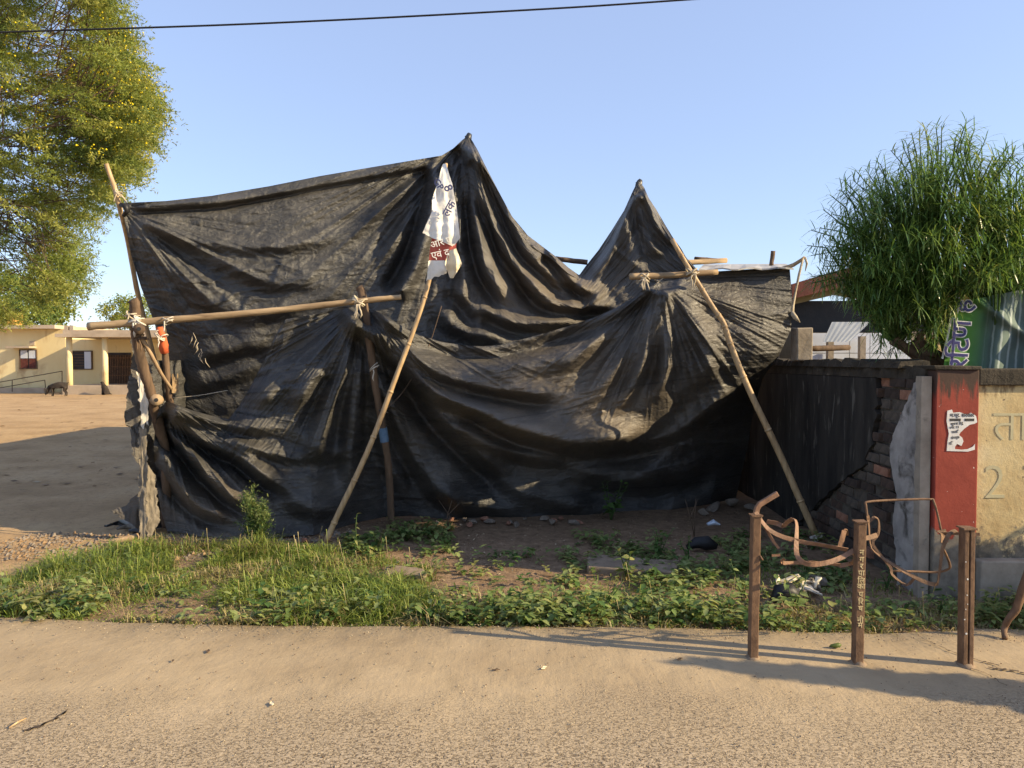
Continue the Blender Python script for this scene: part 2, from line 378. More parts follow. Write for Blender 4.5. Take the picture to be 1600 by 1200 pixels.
def interp_curve(pts, t):
    P = np.array(pts, float); s = np.concatenate([[0], np.cumsum(np.hypot(np.diff(P[:,0]), np.diff(P[:,1])))]); s /= s[-1]
    return np.stack([np.interp(t, s, P[:, k]) for k in range(P.shape[1])], -1)
def smooth_curve(pts, n=12):
    P = np.array(pts, float); P2 = np.vstack([2*P[0]-P[1], P, 2*P[-1]-P[-2]]); out = []
    for i in range(1, len(P2) - 2):
        p0, p1, p2, p3 = P2[i-1:i+3]
        for k in range(n):
            t = k / n; out.append(.5*((2*p1)+(-p0+p2)*t+(2*p0-5*p1+4*p2-p3)*t*t+(-p0+3*p1-3*p2+p3)*t**3))
    out.append(P[-1]); return np.array(out)
def curve_x(pts, t):
    P = np.array(pts, float); x = P[0,0] + (P[-1,0] - P[0,0]) * t
    return np.stack([x] + [np.interp(x, P[:,0], P[:,k]) for k in (1, 2)], -1)
def coons(top, left, bottom, right, nu, nv, byx=True):
    u = np.linspace(0, 1, nu); v = np.linspace(0, 1, nv)
    T = curve_x(top, u) if byx else interp_curve(top, u); B = curve_x(bottom, u) if byx else interp_curve(bottom, u)
    L = interp_curve(left, v); Rr = interp_curve(right, v); U = u[:, None, None]; V = v[None, :, None]
    return ((1-V)*T[:,None]+V*B[:,None]+(1-U)*L[None]+U*Rr[None]-((1-U)*(1-V)*T[0]+U*(1-V)*T[-1]+(1-U)*V*B[0]+U*V*B[-1]))
def polydist(px, py, pts):
    """signed distance (positive right-hand/below for a left-to-right path), parameter along"""
    best = np.full(px.shape, 1e9); sg = np.zeros(px.shape); tt = np.zeros(px.shape); P = np.array(pts, float)
    L = np.hypot(np.diff(P[:,0]), np.diff(P[:,1])); cum = np.concatenate([[0], np.cumsum(L)])
    for i in range(len(P) - 1):
        d = P[i+1] - P[i]; l2 = (d**2).sum(); t = np.clip(((px-P[i,0])*d[0]+(py-P[i,1])*d[1])/l2, 0, 1)
        ex, ey = px-P[i,0]-t*d[0], py-P[i,1]-t*d[1]; D = np.hypot(ex, ey); mk = D < best
        best = np.where(mk, D, best); sg = np.where(mk, np.sign(d[0]*ey-d[1]*ex), sg); tt = np.where(mk, (cum[i]+t*L[i])/cum[-1], tt)
    return best * sg, tt
WOB = {}
def stroke(px, py, pts, amp, w1, w2, taper=(.15, .15), groove=0.0):
    """fold: relief toward the camera along a path; w1 above/left side, w2 below/right side; groove = dip after the ridge"""
    P = smooth_curve(pts, 5) if len(pts) > 2 else np.array(pts, float)
    s, t = polydist(px, py, P)
    wob = 1 + .35 * (WOB[px.shape] - .5)
    prof = np.where(s < 0, np.exp(-(s / (w1*wob))**2), np.exp(-(s / (w2*wob))**2))
    if groove: prof = prof - groove * np.exp(-((s - 2.0*w2) / (1.0*w2))**2)
    k = np.clip(t / max(taper[0], 1e-3), 0, 1) * np.clip((1 - t) / max(taper[1], 1e-3), 0, 1)
    return amp * prof * (k * k * (3 - 2 * k))
def pleats(px, py, c, n, amp, reach, a0=None, a1=None, seed=0, r0=10):
    dx, dy = px - c[0], py - c[1]; r = np.hypot(dx, dy); th = np.arctan2(dy, dx)
    if a0 is not None:
        k = np.clip((th - a0) / .15, 0, 1) * np.clip((a1 - th) / .15, 0, 1)
    else: k = 1.0
    f = 1 - np.abs(2 * vnoise(th * n + .4 * fbm(px / 90, py / 90, 2, seed), r / 260 + .3, None, seed) - 1)
    return amp * (f - .5) * k * np.clip(r / 60, 0, 1) * np.exp(-(r / reach)**1.5) * (r > r0)
def tarp_sheet(name, grid, relief, parent=None, mat=None, dust=None, crumple=1.0, seed=1):
    nu, nv = grid.shape[:2]; px, py, d = grid[..., 0], grid[..., 1], grid[..., 2].copy()
    WOB[px.shape] = fbm(px / 60, py / 60, 2, seed + 70)
    d = d - relief(px, py)
    # taut thin plastic: creases run along the sheet's pull (constant v), sharp and long, with patches of fine crumple
    uu = np.linspace(0, 1, nu)[:, None] * 900 + 0 * px; vv = np.linspace(0, 1, nv)[None, :] * 330 + 0 * px
    wv_ = vv + 26 * (fbm(px / 80, py / 80, 3, seed) - .5) + 8 * (fbm(px / 22, py / 22, 2, seed + 5) - .5)
    amp_m = .25 + 1.5 * np.clip(fbm(px / 130, py / 100, 2, seed + 40) - .2, 0, 1)
    sharp = lambda n_: np.clip(n_, 0, 1) ** 2.2
    d = d - crumple * amp_m * (.034 * (sharp(ridged(uu / 170, wv_ / 26, 1, seed + 9)) - .35) + .017 * (sharp(ridged(uu / 75, wv_ / 11, 2, seed + 3)) - .3)
                               + .0095 * (sharp(ridged(uu / 26, wv_ / 7, 2, seed + 4)) - .3) + .0095 * (ridged(px / 11, py / 8, 2, seed + 6) - .6))
    V = at_np(px, py, d)
    uvm = np.stack([uu * .0062, -vv * .0062], -1).reshape(-1, 2)
    du = np.zeros(px.shape) if dust is None else dust(px, py)
    return np_mesh(name, V.reshape(-1, 3), grid_quads(nu, nv), mat or M['tarp'], parent=parent, uv=uvm, attr={'dust': np.clip(du, 0, 1).ravel()})

def G(px, py, z=-.02): return (px, py, gd(py, z))
# rear sheet: hung from the thin pole at the left over two tall poles
top = [(196,317,7.2),(260,314,7.32),(330,306,7.42),(420,291,7.55),(500,275,7.66),(600,258,7.8),(690,243,7.9),(708,232,7.92),(722,219,7.93),(731,212,7.93),(738,220,7.93),(745,232,7.92),(765,272,7.88),(785,310,7.85),(800,338,7.82),(825,368,7.8),(850,387,7.8),(870,402,7.82),(888,418,7.85),(905,430,7.9),(915,416,8.0),(935,391,8.0),(955,361,7.98),(975,329,7.95),(989,298,7.92),(997,282,7.9),(1006,292,7.9),(1014,310,7.88),(1026,328,7.85),(1038,349,7.8),(1052,372,7.72),(1064,388,7.65),(1072,402,7.6),(1092,424,7.5)]
left = [(196,317,7.2),(193,335,7.2),(204,395,7.28),(220,448,7.38),(238,496,7.5),(256,548,7.62),(268,590,7.72),(278,640,7.8)]
bot = [(278,640,7.8),(360,675,7.8),(500,650,7.75),(640,590,7.6),(720,575,7.55),(800,575,7.55),(900,560,7.6),(1000,510,7.6),(1092,480,7.6)]
right = [(1092,424,7.5),(1092,450,7.55),(1092,480,7.6)]
gr = coons(top, left, bot, right, 560, 230)
PK, PK2 = (731, 208), (998, 280)
RS = [  # path, amplitude, w above, w below, (taper), groove
 ([(205,325),(330,318),(420,303),(500,288),(600,270),(690,254)], .05, 16, 4, (.05,.1), .8),
 ([(694,258),(640,298),(575,338),(537,368)], .07, 16, 9, (.1,.4), .5),
 ([(686,264),(660,318),(610,388),(583,420)], .10, 22, 9, (.1,.3), .6),
 ([(690,268),(672,340),(645,420),(615,470)], .16, 14, 10, (.1,.1), .9),
 ([(205,338),(300,375),(400,385),(520,372),(610,335)], .05, 14, 9, (.1,.4), .4),
 ([(200,345),(270,420),(330,470),(420,520)], .06, 18, 12, (.1,.4), .5),
 ([(210,375),(245,430),(290,500)], .05, 12, 9, (.2,.3), .5),
 ([(230,345),(330,400),(430,440),(560,440)], .05, 20, 10, (.1,.4), .4),
 ([(300,470),(400,490),(480,470),(560,450)], .04, 18, 10, (.3,.3), .4),
 ([(300,560),(360,545),(430,530)], .06, 18, 12, (.2,.3), .5),
 ([(290,600),(350,590),(420,560)], .05, 18, 12, (.2,.3), .5),
 ([(731,222),(736,265),(745,340),(760,415),(782,455),(800,490)], .15, 16, 9, (.05,.2), .8),
 ([(726,225),(715,270),(718,340),(725,430),(722,490)], .10, 14, 10, (.1,.2), .6),
 ([(737,226),(755,290),(777,352),(800,402),(832,440),(880,482)], .15, 13, 9, (.05,.2), .8),
 ([(748,240),(782,302),(799,340),(826,390),(872,436),(905,452)], .13, 12, 9, (.05,.15), .8),
 ([(690,470),(700,500),(740,520),(800,527)], .09, 18, 12, (.2,.3), .5),
 ([(740,470),(790,498),(840,505),(920,490)], .10, 14, 9, (.2,.2), .8),
 ([(700,440),(730,470),(760,510)], .08, 14, 9, (.2,.2), .6),
 ([(812,430),(850,470),(905,478),(965,474)], .12, 12, 8, (.2,.2), .9),
 ([(850,390),(868,405),(898,440),(930,462)], .13, 9, 7, (.1,.2), .8),
 ([(900,440),(925,452),(942,470)], .12, 16, 16, (.2,.2), 0),
 ([(995,300),(976,346),(957,390),(937,420),(926,448)], .12, 11, 8, (.05,.2), .7),
 ([(998,300),(1004,335),(1014,366),(1024,390),(1042,400)], .09, 10, 8, (.05,.2), .7),
 ([(1006,296),(1018,330),(1030,358),(1058,385)], .10, 9, 8, (.05,.15), .6),
 ([(985,330),(985,390),(990,440)], .04, 16, 12, (.2,.3), .4),
]
def rear_relief(px, py):
    r = 0
    for p, a, w1, w2, tp, gv in RS: r = r + stroke(px, py, p, a * 1.2, w1, w2, tp, gv * 1.1)
    r = r + pleats(px, py, PK, 8, .11, 260, seed=3) + pleats(px, py, PK, 26, .035, 330, seed=33) + pleats(px, py, PK, 55, .014, 330, seed=34) + pleats(px, py, (190, 325), 34, .025, 260, seed=35) + pleats(px, py, PK2, 9, .08, 120, seed=6) + pleats(px, py, (190, 325), 9, .07, 200, seed=9)
    return r + .16 * np.exp(-(((px-430)/170)**2 + ((py-440)/90)**2))
def rear_dust(px, py): return .35 * np.exp(-(((px-850)/120)**2+((py-455)/50)**2)) + .15 * np.clip((px-640)/200, 0, 1)
rear = tarp_sheet('rear_tarpaulin', gr, rear_relief, seed=2, dust=rear_dust, crumple=1.0)
tag(rear, 'upper black plastic tarpaulin peaked over two tall poles behind the beams', 'tarpaulin')

# front sheet: slung from the left stub, the middle post and the right beam down to the ground
top = [(253,623,6.78),(275,632,6.85),(300,641,6.92),(330,649,6.98),(357,655,7.02),(372,636,7.02),(387,612,7.0),(413,563,6.98),(432,521,6.97),(446,499,6.97),(500,490,6.99),(545,481,7.0),(566,476,7.0),(583,484,7.0),(604,494,7.05),(630,511,7.1),(655,524,7.14),(690,534,7.17),(728,540,7.2),(755,541,7.21),(782,539,7.22),(820,529,7.23),(860,518,7.24),(893,508,7.25),(926,497,7.26),(959,483,7.27),(985,468,7.28),(1005,454,7.28),(1022,444,7.28),(1034,440,7.28),(1050,438,7.3),(1075,432,7.33),(1120,424,7.38),(1180,420,7.36),(1234,419,7.3)]
left = [(253,623,6.78),(243,660,6.8),(240,700,6.85),(243,750,6.93),(252,800,6.98),(262,833,gd(833))]
bot = [G(262,833),G(300,838),G(350,842),G(400,843),G(450,838),G(490,836),G(520,828),G(560,816),G(600,808),G(640,806),G(700,811),G(760,808),G(830,810),G(900,806),G(960,801),G(1050,796),G(1110,788),G(1150,778)]
right = [(1234,419,7.3),(1238,470,7.26),(1236,515,7.28),(1217,556,7.4),(1192,590,7.6),(1178,640,7.95),(1168,700,8.35),(1150,778,gd(778,-.02))]
gf = coons(top, left, bot, right, 760, 300)
LIP = [(1236,516),(1201,565),(1172,588),(1131,616),(1090,645),(1065,664),(1027,683),(963,699),(900,706),(861,709),(813,703),(763,684),(702,645),(652,588)]
LIP = LIP[::-1]
FS = [
 ([(566,478),(604,494),(655,524),(728,541),(782,540),(820,530),(893,509),(959,484),(1005,455),(1032,441)], .045, 12, 9, (.02,.02), 1.2),
 ([(572,482),(611,505),(655,556),(700,586),(760,602),(830,612),(890,612)], .16, 34, 10, (.1,.2), .6),
 ([(700,560),(780,572),(860,560),(940,530)], .09, 26, 16, (.3,.3), .5),
 ([(575,490),(639,565),(687,612),(750,641),(800,666),(845,678),(896,690),(959,686),(1027,672)], .22, 26, 12, (.08,.15), .6),
 ([(570,492),(601,545),(655,603),(712,670),(769,724),(800,742)], .20, 34, 13, (.1,.15), .6),
 ([(569,495),(588,560),(625,670),(680,755),(740,800)], .11, 22, 12, (.1,.15), .6),
 ([(568,498),(580,590),(605,700),(640,790)], .08, 16, 12, (.1,.2), .5),
 ([(760,735),(840,775),(930,790)], .08, 24, 14, (.2,.2), .5),
 ([(880,720),(960,745),(1060,735),(1130,690)], .10, 26, 16, (.2,.2), .5),
 ([(560,485),(520,560),(482,602),(455,648)], .13, 12, 18, (.08,.2), .5),
 ([(563,488),(541,570),(512,650),(490,730)], .12, 10, 14, (.08,.3), .6),
 ([(566,492),(560,600),(550,700),(546,800)], .10, 10, 14, (.08,.3), .5),
 ([(556,484),(500,545),(440,600),(385,645)], .08, 12, 18, (.08,.2), .5),
 ([(258,630),(320,652),(400,668),(470,668)], .08, 12, 9, (.05,.4), .6),
 ([(258,637),(318,684),(378,714),(420,748),(470,770)], .14, 20, 9, (.06,.3), .9),
 ([(256,652),(292,700),(330,745),(367,778),(410,800)], .14, 16, 9, (.06,.3), .9),
 ([(254,700),(268,737),(292,772),(325,798),(385,815)], .10, 12, 9, (.1,.3), .8),
 ([(260,640),(330,668),(400,700),(470,715),(540,700)], .07, 14, 9, (.06,.4), .5),
 ([(450,660),(500,700),(560,715)], .06, 20, 14, (.3,.3), .4),
 ([(420,760),(480,790),(560,795)], .06, 20, 14, (.3,.3), .4),
 ([(640,740),(700,775),(780,790),(860,790)], .09, 24, 16, (.3,.3), .4),
 ([(1022,446),(1003,520),(962,582),(905,640)], .10, 12, 16, (.06,.3), .6),
 ([(1028,448),(1019,530),(990,602),(952,655)], .11, 10, 13, (.06,.3), .7),
 ([(1034,446),(1046,520),(1038,592),(1000,650)], .10, 12, 12, (.06,.3), .6),
 ([(1040,444),(1082,492),(1110,560),(1085,625)], .09, 14, 16, (.08,.3), .5),
 ([(1010,452),(960,510),(900,560),(830,590)], .08, 12, 16, (.06,.3), .6),
 ([(1050,442),(1120,470),(1180,480)], .05, 18, 14, (.1,.4), .4),
 ([(1150,600),(1080,680),(1010,735),(960,770)], .12, 24, 18, (.2,.2), .5),
]
def front_relief(px, py):
    r = 0
    for p, a, w1, w2, tp, gv in FS: r = r + stroke(px, py, p, a * 1.45, w1, w2, tp, gv * 1.2)
    s, t = polydist(px, py, smooth_curve(LIP, 5)); k = np.clip(t / .3, 0, 1) * np.clip((1 - t) / .12 + .35, 0, 1)
    up = np.exp(-(s / 75)**2); dn = 1 - np.clip(s / 26, 0, 1)**2 * (3 - 2 * np.clip(s / 26, 0, 1)) * 2.0
    dn = np.where(s > 26, -1.0 * np.exp(-((s - 26) / 90)**2), dn)
    r = r + .17 * k * np.where(s < 0, up, dn)
    r = r + pleats(px, py, (566, 472), 9, .08, 230, seed=13) + pleats(px, py, (566, 472), 30, .035, 300, seed=43) + pleats(px, py, (1032, 437), 30, .030, 260, seed=44) + pleats(px, py, (250, 622), 30, .03, 240, seed=45) + pleats(px, py, (1032, 437), 9, .09, 200, .75, 2.9, seed=16) + pleats(px, py, (250, 622), 11, .09, 190, seed=19)
    r = r + .12 * np.exp(-(((px-700)/160)**2 + ((py-740)/60)**2)) + .10 * np.exp(-(((px-1130)/90)**2 + ((py-500)/60)**2)) - .10 * np.exp(-(((px-640)/40)**2 + ((py-530)/40)**2))
    return r
def front_dust_lit(px, py):
    return 1.1 * np.exp(-(((px-850)/160)**2+((py-640)/70)**2)) * (fbm(px/50, py/25, 3, 55)) + .5 * np.exp(-(((px-330)/90)**2+((py-790)/45)**2)) + .35 * np.exp(-(((px-960)/120)**2+((py-600)/90)**2)) + .25 * np.exp(-(((px-1130)/100)**2+((py-490)/60)**2))  # brown dust, laid on heavier at the lip to paint its sunlit brightness
front = tarp_sheet('front_tarpaulin', gf, front_relief, seed=21, dust=front_dust_lit, crumple=.9)
tag(front, 'large lower black plastic tarpaulin sagging from the beams to the ground', 'tarpaulin')

# hut behind the tarpaulins
M['mud'] = basic('mud_wall', (.16,.11,.07), (.26,.19,.13), 4, .95, .5, .01)
M['sheet'] = basic('old_roof_sheet', (.30,.29,.28), (.45,.43,.40), 5, .6, .2, .004)
M['oldsheet'] = basic('rusted_roof_sheet', (.09,.075,.065), (.16,.13,.11), 5, .8, .3, .004)
hut = thing('hut', 'low dark hut under sheet roof behind the tarpaulins', 'hut', (-.4, 12, 0))
hx0, hx1, hy0, hy1 = -3.45, 2.3, 8.7, 16.2
for lo, hi in (((hx0,7.92,-.1),(hx0+.2,hy0,1.9)), ((hx0,hy0,-.1),(hx0+.2,hy1,2.75)), ((hx1-.2,hy0,-.1),(hx1,hy1,2.15)), ((hx0+.2,hy1-.2,-.1),(hx1-.2,hy1,2.15)), ((hx0+.2,hy0+.3,-.1),(hx1-.2,hy0+.45,2.1))):  # first box: wall lengthened forward to block sun leaking into the yard shadow
    mb = MB(); mb.box(lo, hi); mb.build('wall', M['mud'], hut)
nsh = 7
for i in range(nsh):
    y0 = 8.35 + (16.5 - 8.35) * i / nsh; y1 = 8.35 + (16.5 - 8.35) * (i + 1) / nsh + .1; lift = .012 * (i % 2)
    mb = MB(); K = 60
    for k in range(K + 1):
        x = hx0 - .25 + (hx1 + .2 - hx0 + .25) * k / K; z = 3.02 - (x - hx0 + .25) * .125 + lift + .018 * math.sin(k * math.pi / 2)
        mb.v += [(x, y0, z), (x, y1, z), (x, y1, z - .012), (x, y0, z - .012)]
    for k in range(K):
        a = k * 4
        for j in range(4): mb.f.append([a+j, a+(j+1)%4, a+4+(j+1)%4, a+4+j]); mb.m.append(0)
    mb.f += [[0,3,2,1],[K*4,K*4+1,K*4+2,K*4+3]]; mb.m += [0,0]
    mb.build('roof_sheet', M['oldsheet'], hut, smooth=False)

# ------------------------------------------------------------------ writing (mesh letters, made in one batch)
TEXTS = []
def text_later(body, size, matrix, mat, name, parent, bold=0.0, extrude=0.0008):
    cu = bpy.data.curves.new('letters', 'FONT'); cu.body = body; cu.size = size; cu.offset = bold; cu.extrude = extrude
    cu.align_x = 'CENTER'; cu.align_y = 'CENTER'; cu.resolution_u = 3
    ob = bpy.data.objects.new('letters_source', cu); COL.objects.link(ob)
    TEXTS.append((ob, matrix, mat, name, parent))
def flush_texts():
    bpy.context.view_layer.update(); dg = bpy.context.evaluated_depsgraph_get()
    for ob, mtx, mat, name, parent in TEXTS:
        me = bpy.data.meshes.new_from_object(ob.evaluated_get(dg)); me.materials.clear(); me.materials.append(mat)
        mm = Matrix.Translation(-WLOC[parent.name]) @ mtx
        me.transform(mm); link_mesh(name, me, parent)
    for ob, *_ in TEXTS:
        cu = ob.data; bpy.data.objects.remove(ob); bpy.data.curves.remove(cu)
def facing(p, rot=0.0, nrm=(0, -1, 0), sx=1.0):
    """matrix for flat letters at p, facing nrm, turned by rot in their own plane"""
    n = Vector(nrm).normalized(); x = Vector((0, 0, 1)).cross(n).normalized(); y = n.cross(x)
    m = Matrix((x, y, n)).transposed().to_4x4()
    return Matrix.Translation(p) @ m @ Matrix.Rotation(rot, 4, 'Z') @ Matrix.Diagonal((sx, 1, 1, 1))

# ------------------------------------------------------------------ poles, beams, ropes
def densify(pts, n):
    P = smooth_curve([tuple(p) for p in pts], n) if len(pts) > 2 else np.array([np.array(pts[0]) + (np.array(pts[1]) - np.array(pts[0])) * k / n for k in range(n + 1)])
    return [Vector(p) for p in P]
def pole(name, pts, r0, r1, mat, label, cat='pole', knots=0, wob=.07, bend=.012, nodes=0, n=10, seg=14):
    """pts in (px,py,d); r in photo pixels"""
    W = [at(*p) for p in pts]; W = densify(W, seg)
    k = len(W); dm = sum(p[2] for p in pts) / len(pts)
    ph = random.uniform(0, 6)
    ar = [0.0]
    for i in range(1, k): ar.append(ar[-1] + (W[i] - W[i - 1]).length)
    W = [w + Vector((math.sin(ar[i] * 4.2 + ph) * bend, math.cos(ar[i] * 3.3 + ph) * bend, 0)) * min(1, i / 2, (k - 1 - i) / 2) for i, w in enumerate(W)]
    rad = [(r0 + (r1 - r0) * i / (k - 1)) * dm / F for i in range(k)]
    base = min((W[0], W[-1]), key=lambda w: w.z)
    t = thing(name, label, cat, base)
    mb = MB(); mb.tube(W, rad, n, wob=wob); mb.build('shaft', mat, t, smooth=True)
    for q in range(nodes):
        i = (q + .5) / nodes * (k - 1); a = int(i); p = W[a].lerp(W[min(a + 1, k - 1)], i - a); dv = (W[min(a + 1, k - 1)] - W[max(a - 1, 0)]).normalized()
        mb = MB(); r = rad[a]; mb.tube([p - dv * .012, p - dv * .004, p + dv * .004, p + dv * .012], [r * 1.0, r * 1.16, r * 1.16, r * 1.0], n); mb.build('bamboo_node', mat, t, smooth=True)
    return t
def knot(parent, px, py, d, r, mat=None, turns=4, name='rope_knot', tails=2):
    """rope wound round a crossing: several skewed loops, a bulge and loose tails"""
    c = at(px, py, d); s = d / F; mb = MB()
    for q in range(turns):
        ax = Vector((random.uniform(-.5, .5), random.uniform(-.6, .1), random.uniform(-.5, .5))); off = Vector((random.uniform(-.5, .5), 0, random.uniform(-.5, .5))) * r * s * .8
        a = random.uniform(-1, 1); loop = []
        for j in range(13):
            th = j / 12 * 2 * math.pi
            p = Vector((math.cos(th), math.sin(th) * 1.0, 0)) * r * s * random.uniform(.92, 1.08)
            p = Matrix.Rotation(a, 3, 'Y') @ p; loop.append(c + off + p)
        mb.tube(loop, r * s * .12 * random.uniform(.7, 1.3), 5, cap=False, wob=.25)
    for q in range(tails):
        p = c + Vector((random.uniform(-.5, .5), -1, -.3)) * r * s; L = [p]
        for j in range(4): p = p + Vector((random.uniform(-.25, .25), random.uniform(-.1, .05), -.55)) * r * s; L.append(p)
        mb.tube(L, [r * s * .13] * 4 + [r * s * .05], 5)
    return mb.build(name, mat or M['rope'], parent, smooth=True)

beam = pole('wooden_beam', [(138,510,6.45),(240,502,6.5),(400,488,6.6),(560,471,6.68),(627,464,6.72)], 6.2, 4.2, M['wood_h'], 'long weathered wooden beam lashed across the left and middle posts', 'beam', bend=.006)
knot(beam, 217, 502, 6.48, 10, M['whitecloth'], 6); knot(beam, 263, 500, 6.5, 8, M['whitecloth'], 3, tails=1); knot(beam, 563, 473, 6.66, 10, M['rope'], 6, tails=4)
p = pole('wooden_post', [(262,822,7.05),(256,720,6.95),(247,670,6.85),(237,610,6.75),(222,555,6.66),(211,505,6.6),(207,468,6.57)], 8, 7.5, M['darkwood'], 'crooked dark forked log post at the left end of the beam', 'post', bend=.015, wob=.1)
knot(p, 208, 492, 6.56, 9, M['rope'], 3, tails=1); knot(p, 219, 527, 6.62, 9, M['darkwood'], 3)
pole('wooden_post', [(270,700,7.3),(268,625,7.24),(262,585,7.2),(255,540,7.15),(251,512,7.12)], 5.5, 5, M['darkwood'], 'thin dark post wrapped in an orange rag near the left end', 'post')
rag = thing('rag', 'orange rag with white knot tied on the thin dark post', 'rag', at(254, 545, 7.1))
mb = MB(); mb.tube([at(249,512,7.1), at(252,525,7.09), at(256,540,7.1), at(258,552,7.12)], [.03,.036,.042,.032], 9, wob=.22); mb.build('cloth', M['orangecloth'], rag, smooth=True)
knot(rag, 252, 524, 7.05, 8, M['whitecloth'], 4, 'white_knot', 1)
pole('wooden_stub', [(217,514,6.35),(219,515,7.4)], 8, 7.5, M['darkwood'], 'end of a hollow log pointing outward under the long beam', 'log', seg=6)
pole('wooden_stub', [(244,625,6.5),(248,625,7.6)], 8.5, 8, M['wood'], 'end of a hollow log holding the lower tarpaulin corner', 'log', seg=6)
for (px, py, d, r, lab) in ((217,514,6.346,3.2,'dark'),(244,625,6.496,3.2,'dark')):
    par = [o for o in COL.objects if o.name.startswith('wooden_stub') and o.parent is None][0 if py < 600 else 1]
    mb = MB(); mb.tube([at(px, py, d), at(px, py, d + .03)], r * d / F, 8); mb.build('hollow', M['black'], par)  # black plug painted as the shade inside the hollow log end
pole('lath', [(221,528,6.6),(268,608,6.95)], 3.2, 2.6, M['wood'], 'slanting split lath tied between the left post and the thin post', 'lath', seg=6)
mb = MB()
for q in range(4): mb.tube([at(270 + q * 2.4, 614, 7.2 + q * .01), at(270.5 + q * 2.2, 600, 7.2 + q * .01), at(270 + q * 2.5, 584 + (q % 3) * 5, 7.2)], [.012,.011,.004], 5)
o = mb.build('split_bamboo', M['bamboo'], smooth=False); tag(o, 'splintered pale bamboo end sticking up behind the thin post', 'bamboo')
post = pole('wooden_post', [(614,824,gd(824)),(606,740,7.08),(594,640,6.98),(584,570,6.9),(571,500,6.83),(561,447,6.82)], 5.4, 6.4, M['darkwood'], 'leaning brown wooden post in the middle under the beam', 'post', bend=.012, wob=.09)
knot(post, 585, 575, 6.88, 8, M['whitecloth'], 2, 'cloth_tie', 1)
mb = MB(); mb.tube([at(598,668,7.005), at(601,690,7.025)], 7.0 * 7.0 / F, 10, cap=False); mb.build('blue_paint_band', basic('blue_paint', (.06,.12,.20), (.12,.19,.28), 18, .7, .3, .003), post, smooth=True)
bam = pole('bamboo_prop', [(508,850,gd(850)),(597,648,6.58),(672,430,6.70),(697,256,7.0)], 4.6, 2.8, M['bamboo'], 'long straight bamboo prop leaning up to the cloth sack at the tall peak', 'bamboo pole', nodes=9, bend=.005, wob=.03)
knot(bam, 599, 642, 6.62, 7, M['black'], 2, 'wire_tie', 1)
bam2 = pole('bamboo_prop', [(1278,843,gd(843)),(1225,725,6.76),(1178,625,6.8),(1150,560,6.83),(1135,520,6.85),(1129,503,6.86),(1112,478,6.88),(1080,425,6.93),(1050,374,6.98)], 5.4, 3.6, M['bamboo'], 'kinked bamboo prop leaning against the short right beam', 'bamboo pole', nodes=8, bend=.004, wob=.03, seg=4)
knot(bam2, 1276, 838, gd(845) - .05, 8, M['whitecloth'], 3, 'foot_wrap', 0)
beam2 = pole('wooden_beam', [(984,432,6.98),(1050,430,7.02),(1121,425,7.06)], 5.2, 4.4, M['wood_h'], 'short pale wooden beam lashed to the kinked bamboo prop', 'beam', bend=.005, seg=8)
knot(beam2, 1006, 434, 6.98, 8, M['rope'], 6, tails=5); knot(beam2, 1081, 428, 6.95, 9, M['rope'], 6, tails=2); knot(beam2, 1029, 440, 7.02, 6, M['rope'], 3, tails=2)
st = pole('thin_stick', [(166,256,7.1),(178,290,7.14),(188,330,7.2),(200,380,7.45),(214,450,7.62),(240,560,7.9),(262,690,8.1),(272,790,8.2)], 3.2, 4.2, M['bamboo'], 'thin reddish stick holding the upper left corner of the tarpaulin', 'stick', bend=.004, seg=4)
knot(st, 183, 303, 7.13, 6, M['rope'], 5, tails=1)
mb = MB(); mb.tube([at(185,303,7.12), at(193,309,7.14), at(197,316,7.18)], .009, 6); mb.build('rope_lead', M['rope'], st, smooth=True)
mb = MB(); mb.tube([at(189,320,7.16), at(196,322,7.14), at(199,330,7.15), at(193,337,7.18)], [.02,.035,.03,.015], 7, wob=.2); mb.build('bunched_corner', M['black'], st, smooth=True)
def tall_pole(px, py, label):
    b = at(px, py, 8.02); t = pole('tall_pole', [(px, py, 8.02), (px + 6, py + 120, 8.1), (px + 8, 772, 8.3)], 4.5, 6, M['darkwood'], label, 'pole', seg=8)
    mb = MB(); c = at(px, py + 5, 7.97); mb.tube([c + Vector((-.01,0,-.05)), c + Vector((0,-.01,0)), c + Vector((.01,0,.045)), c + Vector((0,0,.06))], [.03,.036,.03,.012], 8, wob=.15); mb.build('wrapped_tip', M['tarp'], t, smooth=True)
tall_pole(731, 212, 'wrapped tip of the tall pole at the highest tarpaulin peak')
tall_pole(998, 284, 'wrapped tip of the pole at the smaller right tarpaulin peak')

# roof bits above the right end of the front sheet
mb = MB(); rows = []
for k in range(13):
    f = k / 12; a = at(1092 + 148 * f, 420 - 2 * f + 1.5 * math.sin(k * 1.7), 7.2 + .02 * math.sin(k)); bb = at(1100 + 128 * f, 413 - 1 * f, 8.5)
    rows.append((a, bb))
for a, bb in rows: mb.v += [tuple(a), tuple(bb), tuple(bb - Vector((0,0,.014))), tuple(a - Vector((0,0,.014)))]
for k in range(12):
    for j in range(4): mb.f.append([k*4+j, k*4+(j+1)%4, k*4+4+(j+1)%4, k*4+4+j]); mb.m.append(0)
mb.f += [[0,3,2,1],[48,49,50,51]]; mb.m += [0,0]
o = mb.build('roof_sheet', M['sheet']); tag(o, 'thin pale roofing sheet lying over the right end of the tarpaulin', 'roof sheet')
pole('roof_log', [(1040,412,7.75),(1135,407,7.95)], 4.5, 4, M['wood_h'], 'brown log lying on the roof right of the small peak', 'log', seg=6)
pole('roof_log', [(1086,404,8.0),(1128,407,8.1)], 3, 2.5, M['darkwood'], 'thin dark stick lying on top of the roof log', 'stick', seg=5)
pole('roof_log', [(868,404,8.25),(918,410,8.25)], 4, 4, M['darkwood'], 'dark log across the gap between the two tarpaulin peaks', 'log', seg=5)
